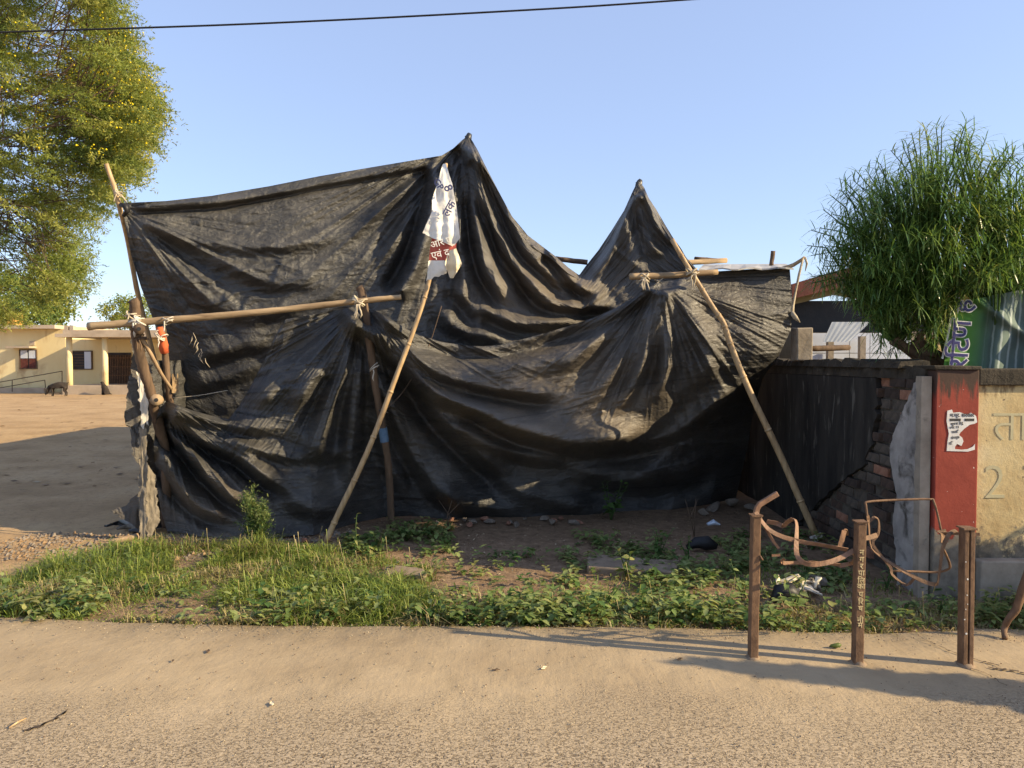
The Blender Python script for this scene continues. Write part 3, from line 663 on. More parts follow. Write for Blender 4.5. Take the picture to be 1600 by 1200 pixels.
pole('roof_stick', [(1205,416,7.9),(1208,392,7.9)], 3.4, 3.4, M['darkwood'], 'short grey stick standing up from the roofing sheet', 'stick', seg=4)
tw = pole('twisted_branch', [(1222,420,7.3),(1238,414,7.28),(1248,408,7.26),(1257,402,7.25)], 3.6, 2.2, M['wood'], 'twisted branch end poking out at the right corner of the roof', 'branch', seg=4)
mb = MB(); mb.tube([at(1255,403,7.24), at(1249,428,7.24), at(1243,455,7.25), at(1239,478,7.22), at(1237,490,7.2)], [.012,.014,.012,.016,.022], 6, wob=.2)
mb.tube([at(1237,488,7.2), at(1243,496,7.18), at(1250,504,7.16)], [.022,.026,.004], 6, wob=.15); mb.tube([at(1258,402,7.24), at(1261,412,7.23), at(1258,424,7.24)], [.01,.012,.003], 5)
o = mb.build('cloth_strip', M['rope'], smooth=True); tag(o, 'twisted pale cloth strip hanging from the branch at the right corner', 'cloth strip')

# ragged cloths hanging at the left end
def cloth(name, L, Rr, label, mat, cat='cloth', nu=14, nv=50, amp=.03, seed=1, rag=1.0, parent=None):
    gl = interp_curve(L, np.linspace(0, 1, nv)); gr_ = interp_curve(Rr, np.linspace(0, 1, nv)); u = np.linspace(0, 1, nu)[:, None, None]
    g = gl[None] * (1 - u) + gr_[None] * u; px, py, d = g[..., 0].copy(), g[..., 1].copy(), g[..., 2].copy()
    px += rag * (np.abs(u[..., 0] - .5) * 2)**4 * 7 * (fbm(py / 5, px * 0 + u[..., 0] * 9, 3, seed) - .5)
    py += rag * np.linspace(0, 1, nv)[None, :]**6 * 14 * (vnoise(px / 3.5, px * 0, None, seed + 3) - .5)
    d += amp * 2 * (fbm(px / 9, py / 60, 3, seed + 7) - .5) + .4 * amp * (ridged(px / 7, py / 16, 2, seed + 2) - .5)
    V = at_np(px, py, d); uvm = np.stack([px * .0062, -py * .0062], -1).reshape(-1, 2)
    o = np_mesh(name, V.reshape(-1, 3), grid_quads(nu, nv), mat, uv=uvm, parent=parent, attr={'dust': np.full(nu * nv, .25 if mat is M['tarp'] else 0)})
    if label: tag(o, label, cat)
    return o
cloth('black_cloth', [(203,512,6.75),(206,560,6.75),(199,610,6.72),(194,662,6.7),(205,668,6.7)], [(222,515,6.78),(238,560,6.85),(240,620,6.86),(236,665,6.85),(226,690,6.8)], 'ragged black cloth hanging from the left end of the beam', M['tarp'], seed=5)
cloth('black_cloth', [(203,662,6.74),(206,700,6.74),(210,722,6.72)], [(222,664,6.76),(218,700,6.76),(220,728,6.74)], 'small torn black flap with frayed edge at the left post', M['tarp'], seed=15, nv=24)
M['frayed'] = basic('frayed_grey_cloth', (.10,.085,.065), (.26,.22,.17), 22, .95, .7, .008, (1,1,.5))
cloth('frayed_cloth', [(216,668,6.62),(218,720,6.62),(217,780,6.6),(219,850,6.56)], [(228,668,6.62),(230,720,6.62),(229,780,6.6),(230,850,6.56)], 'narrow frayed grey strip hanging down to the ground at the left post', M['frayed'], seed=25, nv=70)
cloth('frayed_cloth', [(226,718,6.7),(224,760,6.68),(224,830,6.66),(228,836,6.64)], [(242,742,6.75),(246,780,6.74),(250,812,6.72),(238,834,6.7)], 'brownish torn tarpaulin flap beside the frayed strip', M['frayed'], seed=35)
cloth('white_cloth', [(214,580,6.6),(218,625,6.6),(221,666,6.6)], [(223,600,6.6),(232,630,6.6),(230,664,6.6)], 'white cloth strip hanging on the dark forked post', M['whitecloth'], seed=45, nv=24)
cloth('fallen_cloth', [(217,770,6.75),(195,790,6.75),(172,800,6.7)], [(218,830,6.75),(200,815,6.72),(176,802,6.7)], 'grey torn tarpaulin corner pulled out to the left near the ground', M['tarp'], seed=55, nv=24)
for k in range(3):
    pts = [(165 + 18 * k, 822 + 4 * k), (190 + 14 * k, 816 + 6 * k), (215 + 8 * k, 828 + 3 * k)]
    mb = MB(); mb.tube([gp(x, y, .0) for x, y in pts], [.02,.05,.02], 8, wob=.25, flat=.6)
    o = mb.build('crumpled_cloth', [M['tarp'], M['frayed'], M['tarp']][k], smooth=True); tag(o, ['dark crumpled scrap at the foot of the left post, leftmost', 'grey-brown crumpled scrap on the ground left of the post', 'dark crumpled scrap touching the left post'][k], 'scrap')
pole('fallen_stick', [(172,846,gd(846,.0)), (195,842,gd(842,.01)), (216,838,gd(838,.02))], 4, 5.5, M['wood'], 'short thick stick lying on the ground at the left post', 'stick', seg=5)

# side sheet back to the hut, added to close a gap in the yard shadow
yy_, zz_ = np.meshgrid(np.linspace(6.98, 8.1, 60), np.linspace(1.6, -.03, 70), indexing='ij')
xx_ = -3.42 + .07 * (fbm(yy_ * 4, zz_ * 1.2, 3, 301) - .5) + .05 * np.sin(yy_ * 14 + zz_) * (1.2 - zz_ * .5) + .03 * (ridged(yy_ * 6, zz_ * 9, 2, 302) - .5)
o = np_mesh('side_tarpaulin', np.stack([xx_, yy_, zz_], -1).reshape(-1, 3), grid_quads(60, 70), M['tarp'], uv=np.stack([yy_, zz_], -1).reshape(-1, 2), attr={'dust': np.zeros(4200)})
tag(o, 'dark side sheet added at the left end behind the forked post to close the yard shadow', 'tarpaulin')
# cloth sack on the bamboo
sack = thing('cloth_sack', 'torn white and red printed sack hung on top of the long bamboo prop', 'sack', at(690, 435, 7.1))
M['sackwhite'] = basic('sack_white', (.58,.54,.47), (.76,.73,.67), 7, .75, .5, .01)
M['sackred'] = basic('sack_red', (.42,.075,.045), (.55,.13,.085), 9, .75, .4, .008)
M['sackcream'] = basic('sack_cream', (.58,.48,.32), (.75,.65,.47), 7, .75, .4, .008)
cloth('upper_flap', [(692,256,6.85),(682,290,6.75),(675,312,6.70),(675,330,6.65),(660,364,6.63)], [(697,256,6.85),(708,292,6.73),(714,330,6.67),(719,372,6.61),(709,386,6.61)], None, M['sackwhite'], seed=61, parent=sack, amp=.035, rag=.15)
cloth('red_panel', [(676,366,6.67),(672,388,6.66),(670,408,6.65)], [(713,374,6.64),(713,388,6.61),(701,408,6.61)], None, M['sackred'], seed=62, parent=sack, nv=20, amp=.02, rag=.1)
cloth('lower_hem', [(670,407,6.64),(668,424,6.64),(666,438,6.65)], [(701,407,6.60),(698,422,6.61),(697,428,6.63)], None, M['sackwhite'], seed=63, parent=sack, nv=20, amp=.02, rag=.3)
cloth('cream_fold', [(700,392,6.59),(695,412,6.58),(703,434,6.60)], [(713,388,6.59),(722,412,6.55),(709,434,6.60)], None, M['sackcream'], seed=64, parent=sack, nv=24, amp=.05, rag=.1)
M['ink'] = basic('navy_print', (.03,.035,.10), (.06,.07,.16), 9, .8, .2, .003); M['inkwhite'] = M['white_paint']
text_later('आर ए', .085, facing(at(689, 379, 6.580), R(18), (.15,-1,0)), M['inkwhite'], 'lettering', sack, .0002)
text_later('एवं द', .085, facing(at(688, 397, 6.575), R(14), (.15,-1,0)), M['inkwhite'], 'lettering', sack, .0002)
text_later('8', .11, facing(at(700, 294, 6.650), R(-65), (.2,-1,0)), M['ink'], 'lettering', sack, .002)
text_later('लक', .10, facing(at(702, 326, 6.600), R(62), (.2,-1,0)), M['ink'], 'lettering', sack, .002)
text_later('GP', .08, facing(at(685, 288, 6.670), R(-58), (0,-1,0)), M['ink'], 'lettering', sack, .002)

# ------------------------------------------------------------------ boundary wall on the right
XW = 2.86; WT = 1.555
M['darkplaster'] = basic('soot_black_plaster', (.010,.009,.008), (.055,.047,.038), 4.5, .95, .6, .010, (1,1,.22), stain=((.15,.135,.11), 13, .585))
M['greyplaster'] = basic('grey_plaster', (.17,.155,.145), (.44,.40,.36), 4, .9, .5, .010, stain=((.07,.06,.05), 5, .52))
M['mortar'] = basic('old_mortar', (.06,.05,.04), (.13,.11,.085), 20, .95, .6, .01)
M['coping'] = basic('mossy_coping', (.022,.018,.013), (.075,.06,.042), 8, .95, .7, .014, stain=((.17,.135,.095), 9, .64))
wall = thing('boundary_wall', 'soot-blackened brick wall with fallen plaster running back beside the tarpaulin', 'wall', (XW + .12, 7, 0))
mb = MB(); mb.box((XW + .03, 5.12, -.15), (XW + .25, 12.5, WT - .09)); mb.build('core', M['mortar'], wall)
def rough_bar(x0, x1, y0, y1, z0, z1, j, name):   # worn coping: one length with an uneven top and face
    mb = MB(); K = int((y1 - y0) / .07)
    for k in range(K + 1):
        y = y0 + (y1 - y0) * k / K; a, b_, c_ = (random.uniform(-j, j) for _ in range(3))
        mb.v += [(x0 + a, y, z0), (x1, y, z0), (x1 + b_, y, z1 + c_ * .6), (x0 + a + j, y, z1 + b_)]
    for k in range(K):
        for q in range(4): mb.f.append([k*4+q, k*4+(q+1)%4, k*4+4+(q+1)%4, k*4+4+q]); mb.m.append(0)
    mb.f += [[0,3,2,1],[K*4,K*4+1,K*4+2,K*4+3]]; mb.m += [0,0]; mb.build(name, M['coping'], wall)
rough_bar(XW - .01, XW + .27, 5.16, 12.5, WT - .09, WT, .014, 'coping')
rough_bar(XW - .03, XW + .2, 5.42, 9.2, WT - .012, WT + .05, .022, 'top_course')
# bricks: one shared mesh, laid in courses where the plaster has fallen
bm_ = MB(); bm_.box((0, -.112, -.034), (.10, .112, .034), jit=.004); bme = bpy.data.meshes.new('brick'); bme.from_pydata(bm_.v, [], bm_.f); bme.materials.append(M['brick'])
bmes = []
for nm_, a_, b_ in (('sooty_brick', (.045,.032,.025), (.11,.07,.05)), ('grey_brick', (.06,.05,.04), (.14,.11,.085)), ('sooty_brick_b', (.03,.024,.02), (.08,.055,.042))):
    q_ = bme.copy(); q_.materials.clear(); q_.materials.append(basic(nm_, a_, b_, 16, .95, .7, .008)); bmes.append(q_)
bmes = bmes * 2 + [bme]
def plaster_y(z):   # near edge of the dark plaster (far side) and edge of the light patch, along the wall
    return np.interp(z, [0,.3,.55,.75,.95,1.2,1.45], [7.3,6.8,6.4,5.98,5.84,5.79,5.77])
def light_y(z): return np.interp(z, [0,.2,.4,.6,.8,.95,1.1,1.25,1.42], [5.42,5.44,5.50,5.44,5.53,5.55,5.47,5.36,5.24])
nb = 0
for r_ in range(17):
    z = .02 + r_ * .086
    if z > WT - .14: break
    for k in range(16):
        y = 5.27 + k * .236 + (.118 if r_ % 2 else 0)
        if y > plaster_y(z) + .22 or y < light_y(z) - .15 or y > 8.6: continue
        if random.random() < .10 and z > .2: continue
        ob = bpy.data.objects.new('brick', random.choice(bmes)); COL.objects.link(ob); ob.parent = wall
        ob.location = Vector((XW + random.uniform(-.016, .03), y + random.uniform(-.008, .008), z + .04 + random.uniform(-.004, .004))) - WLOC[wall.name]
        ob.rotation_euler = (random.uniform(-.03, .03), random.uniform(-.03, .03), random.uniform(-.04, .04)); ob.scale = (1, random.uniform(.94, 1.0), random.uniform(.95, 1.05)); nb += 1
def jag(f, zs, s):
    return [(f(z) + random.uniform(-s, s), z) for z in zs]
zs = list(np.linspace(-.1, WT - .095, 46))
ol = [Vector((XW - .02, y, z)) for y, z in jag(plaster_y, zs, .035)] + [Vector((XW - .02, 12.4, WT - .095)), Vector((XW - .02, 12.4, -.1))]
mb = MB(); mb.poly_slab(ol, (.045, 0, 0)); mb.build('dark_plaster', M['darkplaster'], wall)
zs = list(np.linspace(-.05, 1.44, 46))
ol = [Vector((XW - .028, y, z)) for y, z in jag(light_y, zs, .012)] + [Vector((XW - .028, 5.16, 1.46)), Vector((XW - .028, 5.16, -.05))]
mb = MB(); mb.poly_slab(ol, (.05, 0, 0)); mb.build('light_plaster', M['greyplaster'], wall)
zs = list(np.linspace(-.05, 1.49, 40))
ol = [Vector((XW - .05, 5.155 + random.uniform(-.006, .012), z)) for z in zs] + [Vector((XW - .05, 5.09, 1.49)), Vector((XW - .05, 5.09, -.05))]
mb = MB(); mb.poly_slab(ol, (.07, 0, 0)); mb.build('corner_plaster', M['concrete'], wall)

# red pillar
m, nt, b = nodes_of('red_paint_stained'); c = coord(nt); sp = N(nt, 'ShaderNodeSeparateXYZ'); nt.links.new(c, sp.inputs[0])
n1 = noise(nt, c, 3.5, 6, .6); red = ramp(nt, n1, [(.3, (.20,.034,.023)), (.7, (.29,.056,.036))])
strk = noise(nt, vmap(nt, c, (14, 14, 1.4)), 2.2, 6, .7)
hgt = math_(nt, 'SUBTRACT', sp.outputs[2], 1.30); hs = math_(nt, 'MULTIPLY', hgt, 3.2); sf = math_(nt, 'ADD', hs, math_(nt, 'MULTIPLY', math_(nt, 'SUBTRACT', strk, .5), 2.2))
col = mixc(nt, ramp(nt, sf, [(.12, (0,0,0)), (.45, (.92,.92,.92))]), red, (.045,.035,.026))
chips = noise(nt, c, 34, 3, .5); col = mixc(nt, ramp(nt, chips, [(.735, (0,0,0)), (.75, (1,1,1))]), col, (.55,.45,.40))
lowm = math_(nt, 'ADD', math_(nt, 'MULTIPLY', math_(nt, 'SUBTRACT', .44, sp.outputs[2]), 9), math_(nt, 'MULTIPLY', math_(nt, 'SUBTRACT', noise(nt, c, 9, 5, .6), .5), 4))
col = mixc(nt, ramp(nt, lowm, [(.4, (0,0,0)), (.55, (1,1,1))]), col, ramp(nt, noise(nt, c, 11, 6, .7), [(.3, (.10,.085,.065)), (.7, (.26,.22,.17))]))
nt.links.new(col, b.inputs['Base Color']); b.inputs['Roughness'].default_value = .8; b.inputs['Specular IOR Level'].default_value = .25
bumps(nt, b, [(noise(nt, c, 20, 6, .7), .35, .008)]); M['redpaint'] = m
YF = 5.06
def fx(px, d=YF): return (px - 800) / F * d
pil = thing('red_pillar', 'red painted wall pillar with black rain stains and a torn poster', 'pillar', (fx(1499), YF + .1, 0))
mb = MB(); mb.box((fx(1463), YF, -.15), (fx(1531), YF + .24, 1.535)); mb.build('shaft', M['redpaint'], pil, bevel=.008)
mb = MB(); mb.box((fx(1458), YF - .015, 1.535), (fx(1533), YF + .26, 1.565), jit=.006); mb.build('cap', M['coping'], pil, bevel=.008)
# yellow wall
m, nt, b = nodes_of('stained_yellow_paint'); c = coord(nt); sp = N(nt, 'ShaderNodeSeparateXYZ'); nt.links.new(c, sp.inputs[0])
yel = ramp(nt, noise(nt, c, 2.6, 7, .62), [(.3, (.36,.24,.10)), (.55, (.53,.41,.21)), (.75, (.60,.50,.30))])
topm = math_(nt, 'ADD', math_(nt, 'MULTIPLY', math_(nt, 'SUBTRACT', sp.outputs[2], 1.36), 6), math_(nt, 'MULTIPLY', math_(nt, 'SUBTRACT', noise(nt, vmap(nt, c, (3, 3, .8)), 5, 7, .7), .5), 4))
col = mixc(nt, ramp(nt, topm, [(.2, (0,0,0)), (.75, (.85,.85,.85))]), yel, (.12,.075,.035))
lowm = math_(nt, 'ADD', math_(nt, 'MULTIPLY', math_(nt, 'SUBTRACT', .42, sp.outputs[2]), 5), math_(nt, 'MULTIPLY', math_(nt, 'SUBTRACT', noise(nt, c, 8, 7, .7), .5), 5))
col = mixc(nt, ramp(nt, lowm, [(.3, (0,0,0)), (.7, (1,1,1))]), col, ramp(nt, noise(nt, c, 14, 6, .7), [(.35, (.07,.06,.045)), (.7, (.24,.20,.14))]))
pit = noise(nt, c, 26, 4, .6); col = mixc(nt, ramp(nt, pit, [(.68, (0,0,0)), (.72, (1,1,1))]), col, (.14,.10,.06))
nt.links.new(col, b.inputs['Base Color']); b.inputs['Roughness'].default_value = .9; bumps(nt, b, [(noise(nt, c, 16, 7, .7), .5, .012)]); M['yellowpaint'] = m
yw = thing('yellow_wall', 'stained yellow painted wall with faint blue writing right of the red pillar', 'wall', (4.6, YF + .1, 0))
mb = MB(); mb.box((fx(1531), YF + .035, -.15), (7.5, YF + .22, 1.43)); mb.build('panel', M['yellowpaint'], yw)
mb = MB(); mb.box((fx(1531) + .002, YF + .005, 1.43), (7.5, YF + .24, 1.54), jit=.004); mb.build('coping', M['coping'], yw, bevel=.01)
mb = MB(); mb.box((fx(1531) + .002, YF - .06, -.15), (7.5, YF + .2, .235), jit=.006); mb.build('plinth', M['concrete'], yw, bevel=.012)
M['teal'] = basic('faded_teal_paint', (.40,.36,.22), (.50,.44,.27), 14, .9, .1, .002)
text_later('ताज', .30, facing(Vector((fx(1612), YF + .033, 1.6 - 105 / F * YF)), 0), M['teal'], 'writing', yw, -.002)
text_later('2 7', .34, facing(Vector((fx(1593), YF + .033, 1.6 - 195 / F * YF)), 0), M['teal'], 'writing', yw, -.004)
# torn poster
ps = thing('torn_poster', 'torn white paper poster pasted on the red pillar', 'poster', (fx(1500), YF - .004, 1.6 - 142 / F * YF))
ol = [(1481,642),(1488,640),(1490,645),(1500,644),(1512,648),(1518,645),(1526,650),(1528,660),(1524,662),(1516,664),(1508,670),(1502,676),(1500,680),(1505,684),(1507,690),(1504,697),(1497,694),(1494,698),(1494,702),(1505,703),(1514,702),(1522,698),(1525,694),(1525,703),(1514,706),(1481,705),(1482,690),(1484,678),(1482,668),(1480,658)]
mb = MB(); mb.poly_slab([Vector((fx(x), YF - .004, 1.6 - (y - 563) / F * YF)) for x, y in ol], (0, .003, 0)); mb.build('paper', basic('paper', (.55,.52,.48), (.72,.70,.66), 12, .8, .3, .004), ps)
mk = basic('print_ink', (.03,.03,.03), (.07,.065,.06), 20, .8, .1, .002)
text_later('म.प्र. सरकार', .034, facing(Vector((fx(1504), YF - .0052, 1.6 - 86 / F * YF))), mk, 'printed_line', ps, .0006, .0004)
for x0, x1, y in ((1485,1502,656),(1508,1523,656)):
    mb = MB(); mb.box((fx(x0), YF - .0058, 1.6 - (y + 2 - 563) / F * YF), (fx(x1), YF - .0042, 1.6 - (y - 2 - 563) / F * YF)); mb.build('printed_bar', mk, ps)
for y, x, t in ((662,1496,'सूचना हेतु'),(668,1492,'नगर 12'),(675,1493,'पालि'),(684,1494,'संपर्क'),(693,1487,'दि.')):
    text_later(t, .024, facing(Vector((fx(x), YF - .0052, 1.6 - (y - 563) / F * YF)), R(6)), mk, 'printed_line', ps, .0004, .0004)

# concrete post on the far end of the dark wall, tiled wall, red roof edge, dark sheet behind
mb = MB(); a = at(1241, 573, 7.3); bb = at(1266, 512, 7.3); mb.box((a.x, 7.22, WT + .04), (bb.x, 7.40, bb.z), jit=.01)
o = mb.build('concrete_post', M['concrete'], bevel=.012); tag(o, 'stubby pale concrete post standing on the far end of the dark wall', 'post')
pole('rail', [(1262,545,7.35),(1326,543,7.5)], 4.5, 4.5, M['darkwood'], 'horizontal dark bar fixed to the stubby concrete post', 'bar', seg=5)
tw_ = thing('tiled_wall', 'low wall clad in pale blue-white tiles behind the dark wall', 'wall', (at(1340, 570, 9.5).x, 9.5, 0))
z0, z1 = 0.9, at(0, 520, 9.5).z; x0 = at(1270, 0, 9.5).x; x1 = at(1450, 0, 9.5).x
mb = MB(); mb.box((x0, 9.5, -.1), (x1, 9.7, z1)); mb.build('backing', M['concrete'], tw_)
M['tile'] = basic('glazed_tile', (.50,.53,.60), (.58,.61,.67), 3, .25, .05, .003, spec=.5)
tsz = .26; nx = int((x1 - x0) / tsz)
for i in range(nx):
    for j in range(4):
        mb = MB(); mb.box((x0 + i * tsz + .004, 9.485, z1 - (j + 1) * tsz + .004), (x0 + (i + 1) * tsz - .004, 9.5 - .001, z1 - j * tsz - .004)); mb.build('tile', M['tile'], tw_)
for px in (1298, 1348):
    a = at(px - 4, 560, 9.3); mb = MB(); mb.box((a.x, 9.3, -.1), (a.x + .07, 9.37, z1 - .05)); o = mb.build('thin_post', M['concrete']); tag(o, 'thin grey post in front of the tiled wall, ' + ('nearer the concrete post' if px < 1320 else 'further right'), 'post')
# corrugated sheet leaning
mb = MB(); K = 26
for k in range(K + 1):
    f = k / K; a = at(1286 + 42 * f, 534, 8.9); bb = at(1300 + 60 * f, 503, 9.1); off = .0022 * math.sin(k * math.pi / 2)
    mb.v += [tuple(a + Vector((0, off, 0))), tuple(bb + Vector((0, off, 0))), tuple(bb + Vector((0, off + .006, 0))), tuple(a + Vector((0, off + .006, 0)))]
for k in range(K):
    for j in range(4): mb.f.append([k*4+j, k*4+(j+1)%4, k*4+4+(j+1)%4, k*4+4+j]); mb.m.append(0)
mb.f += [[0,3,2,1],[K*4,K*4+1,K*4+2,K*4+3]]; mb.m += [0,0]
o = mb.build('corrugated_sheet', basic('grey_blue_sheet', (.20,.22,.25), (.28,.30,.33), 4, .6, .2, .004)); tag(o, 'pale corrugated sheet leaning above the tiled wall', 'roof sheet')
shed = thing('back_shed', 'shed with red painted roof edge and dark side behind the shrub', 'shed', (at(1330, 563, 10).x, 10.2, 0))
M['redroof'] = basic('flaking_red_paint', (.07,.02,.015), (.15,.045,.032), 7, .8, .5, .008, stain=((.06,.04,.03), 9, .56))
mb = MB(); ol = [at(1238,467,9.9), at(1238,444,9.9), at(1300,425,9.9), at(1420,395,9.9), at(1540,425,9.9), at(1620,445,9.9), at(1620,462,9.9), at(1420,420,9.9), at(1300,452,9.9)]
mb.poly_slab(ol, (0, .25, 0)); mb.build('red_fascia', M['redroof'], shed)
mb = MB(); ol = [at(1238,466,10.0), at(1300,451,10.0), at(1420,420,10.0), at(1620,462,10.0), at(1620,470,10.0), at(1420,434,10.0), at(1238,476,10.0)]
mb.poly_slab(ol, (0, 2.5, 0)); mb.build('roof_underside', basic('ochre_board', (.20,.14,.05), (.30,.22,.10), 6, .9, .3, .005), shed)
a = at(1225, 0, 10.3); bb = at(1640, 0, 10.3); mb = MB(); mb.box((a.x, 10.3, -.1), (bb.x, 10.5, at(0,470,10.3).z)); mb.build('dark_side', M['black'], shed)
yh = thing('yellow_house', 'sunlit yellow house corner glimpsed through the shrub', 'house', (6.6, 11.5, 0))
a = at(1430, 0, 10.15); mb = MB(); mb.box((a.x, 9.95, -.1), (9.5, 10.25, 1.9)); mb.build('wall', basic('ochre_wall', (.52,.36,.14), (.62,.46,.22), 3, .9, .2, .005), yh)
mb = MB(); mb.box((a.x - .1, 9.9, 1.9), (9.6, 10.28, 1.98)); mb.build('ledge', M['concrete'], yh)

# green banner with big letters, hung behind the front wall
DB = 5.5
m, nt, b = nodes_of('printed_banner'); uvn = N(nt, 'ShaderNodeUVMap').outputs[0]; sp = N(nt, 'ShaderNodeSeparateXYZ'); nt.links.new(uvn, sp.inputs[0])
gcol = ramp(nt, sp.outputs[0], [(0.0, (.11,.26,.05)), (.12, (.08,.21,.04)), (.20, (.07,.14,.07)), (.25, (.10,.14,.12)), (.6, (.14,.17,.16)), (1.0, (.10,.15,.12))])
wv = N(nt, 'ShaderNodeTexWave', wave_type='BANDS', bands_direction='X'); wv.inputs['Scale'].default_value = 6.5; wv.inputs['Distortion'].default_value = 1.2; nt.links.new(uvn, wv.inputs['Vector'])
msk = ramp(nt, sp.outputs[0], [(.21, (0,0,0)), (.26, (.55,.55,.55))])
col = mixc(nt, math_(nt, 'MULTIPLY', ramp(nt, wv.outputs['Fac'], [(.80, (0,0,0)), (.93, (1,1,1))]), msk), gcol, (.42,.47,.45))
nt.links.new(col, b.inputs['Base Color']); b.inputs['Roughness'].default_value = .75; b.inputs['Specular IOR Level'].default_value = .15; bumps(nt, b, [(noise(nt, uvn, 6, 4), .2, .02)]); M['banner'] = m
bn = thing('green_banner', 'green printed banner with big rotated dark lettering hung behind the yellow wall', 'banner', at(1560, 580, DB))
nu, nv = 90, 50
u = np.linspace(0, 1, nu)[:, None]; v = np.linspace(0, 1, nv)[None, :]
pxl = 1489 - 18 * v; px = pxl + (1790 - pxl) * u; py = 474 - 60 * u + (121 + 60 * u) * v
dep = DB + .03 * np.sin(px / 9 + py / 40) * np.clip((px - 1530) / 20, 0, 1) * 1.5 - .07 * np.exp(-((py - (452 + (px - 1505) * .72)) / 9)**2) * (px > 1500) + .02 * (fbm(px / 30, py / 30, 3, 71) - .5)
np_mesh('sheet', at_np(px, py, dep).reshape(-1, 3), grid_quads(nu, nv), M['banner'], parent=bn, uv=np.stack([u + 0 * v, v + 0 * u], -1).reshape(-1, 2) * np.array([1.15, 1]))
mb = MB(); ol = [at(1489,493,DB-.01), at(1486,500,DB-.01), at(1473,552,DB-.01), at(1471,560,DB-.01), at(1474,561,DB-.01), at(1484,520,DB-.01)]; mb.poly_slab(ol, (0, .004, 0)); mb.build('white_border', M['white_paint'], bn)
M['navy'] = basic('navy_letters', (.025,.022,.11), (.04,.035,.15), 8, .5, .05, .002)
for s_, off, mt, dz in (('ररिटण ह', .009, M['white_paint'], 0), ('ररिटण ह', .002, M['navy'], -.006)):
    text_later(s_, .19, facing(at(1502, 530, DB - .032 + dz), R(86), (-.02,-1,0)), mt, 'lettering', bn, off, .001)

# ------------------------------------------------------------------ rusty bin posts and bent frames
def W(pts, d): return [at(p[0], p[1], p[2] if len(p) > 2 else d) for p in pts]
def square_post(basepx, basepy, toppx, toppy, w, label, kind):
    d = gd(basepy, 0.0); a = at(basepx, basepy, d); a.z = -.05; t_ = at(toppx, toppy, d)
    t = thing('rusty_post', label, 'post', Vector((a.x, a.y, 0)), 'bin posts on the road edge')
    mb = MB(); h = w / 2
    def ring(c): return [(c.x - h, c.y - h, c.z), (c.x + h, c.y - h, c.z), (c.x + h, c.y + h, c.z), (c.x - h, c.y + h, c.z)]
    K = 10; vs = []
    if kind == 'box':
        for k in range(K + 1): vs += ring(a.lerp(t_, k / K) + Vector((random.uniform(-.001, .001), 0, 0)))
        fs = [[k*4+j, k*4+(j+1)%4, k*4+4+(j+1)%4, k*4+4+j] for k in range(K) for j in range(4)] + [[0,3,2,1],[K*4,K*4+1,K*4+2,K*4+3]]
        mb.add(vs, fs); mb.build('shaft', M['rust'], t, bevel=.006)
    else:
        for x0, x1 in ((-h, -h * .12), (h * .12, h)):
            mb.add([(a.x+x0,a.y-h,a.z),(a.x+x1,a.y-h,a.z),(a.x+x1,a.y+h,a.z),(a.x+x0,a.y+h,a.z),(t_.x+x0,t_.y-h,t_.z),(t_.x+x1,t_.y-h,t_.z),(t_.x+x1,t_.y+h,t_.z),(t_.x+x0,t_.y+h,t_.z)], [[0,3,2,1],[4,5,6,7],[0,1,5,4],[1,2,6,5],[2,3,7,6],[3,0,4,7]])
        mb.build('channel_pair', M['rust'], t, bevel=.004)
        mb = MB(); mb.add([(a.x-h*.12,a.y-h*.3,a.z),(a.x+h*.12,a.y-h*.3,a.z),(a.x+h*.12,a.y+h,a.z),(a.x-h*.12,a.y+h,a.z),(t_.x-h*.12,t_.y-h*.3,t_.z),(t_.x+h*.12,t_.y-h*.3,t_.z),(t_.x+h*.12,t_.y+h,t_.z),(t_.x-h*.12,t_.y+h,t_.z)], [[0,3,2,1],[4,5,6,7],[0,1,5,4],[1,2,6,5],[2,3,7,6],[3,0,4,7]]); mb.build('web', M['rust'], t)
    mb = MB(); mb.box((t_.x - h * 1.25, t_.y - h * 1.25, t_.z), (t_.x + h * 1.25, t_.y + h * 1.25, t_.z + .008), jit=.002); mb.build('cap_plate', M['rust'], t)
    mb = MB(); mb.tube([a + Vector((0,0,.035)), a + Vector((0,0,.05)), a + Vector((0,0,.066))], [w * .95, w * .85, w * .5], 9, wob=.3); mb.build('mortar_collar', M['mud'], t, smooth=True)
    return t, a, t_
p1, a1, t1 = square_post(1176, 1028, 1181, 806, .047, 'leftmost rusty square post with a bent arm on top', 'box')
mb = MB(); mb.bar(W([(1181,803),(1183,794),(1187,788),(1215,771)], 3.99), .028, .022, (0,-1,0)); mb.build('bent_arm', M['rust2'], p1, bevel=.003)
mb = MB(); c = at(1185, 867, 3.95); mb.tube([c, c + Vector((.0,-.03,0)), c + Vector((.012,-.035,-.02))], .006, 6); mb.build('bolt', M['rust'], p1, smooth=True)
p2, a2, t2 = square_post(1339, 1036, 1344, 816, .049, 'middle rusty square post with painted pale lettering', 'box')
M['lettering'] = basic('pale_yellow_paint', (.42,.32,.16), (.62,.50,.28), 30, .8, .2, .002)
yy = [861, 872, 882.5, 893, 905, 913.5, 926, 938, 948, 966, 974]
for s_, y in zip(['न','ग','र','पा','िल','का','प','िर','ष','नी','म'], yy):
    f = (y - 816) / (1036 - 816); c = t2.lerp(Vector((a2.x, a2.y, 0)), f); text_later(s_, .040, facing(c + Vector((0, -.0262, 0))), M['lettering'], 'letter', p2, .0006, .0006)
p3, a3, t3 = square_post(1508, 1039, 1511, 826, .056, 'rightmost rusty post made of two channels with a flat cap', 'channel')
M['specks'] = M['white_paint']
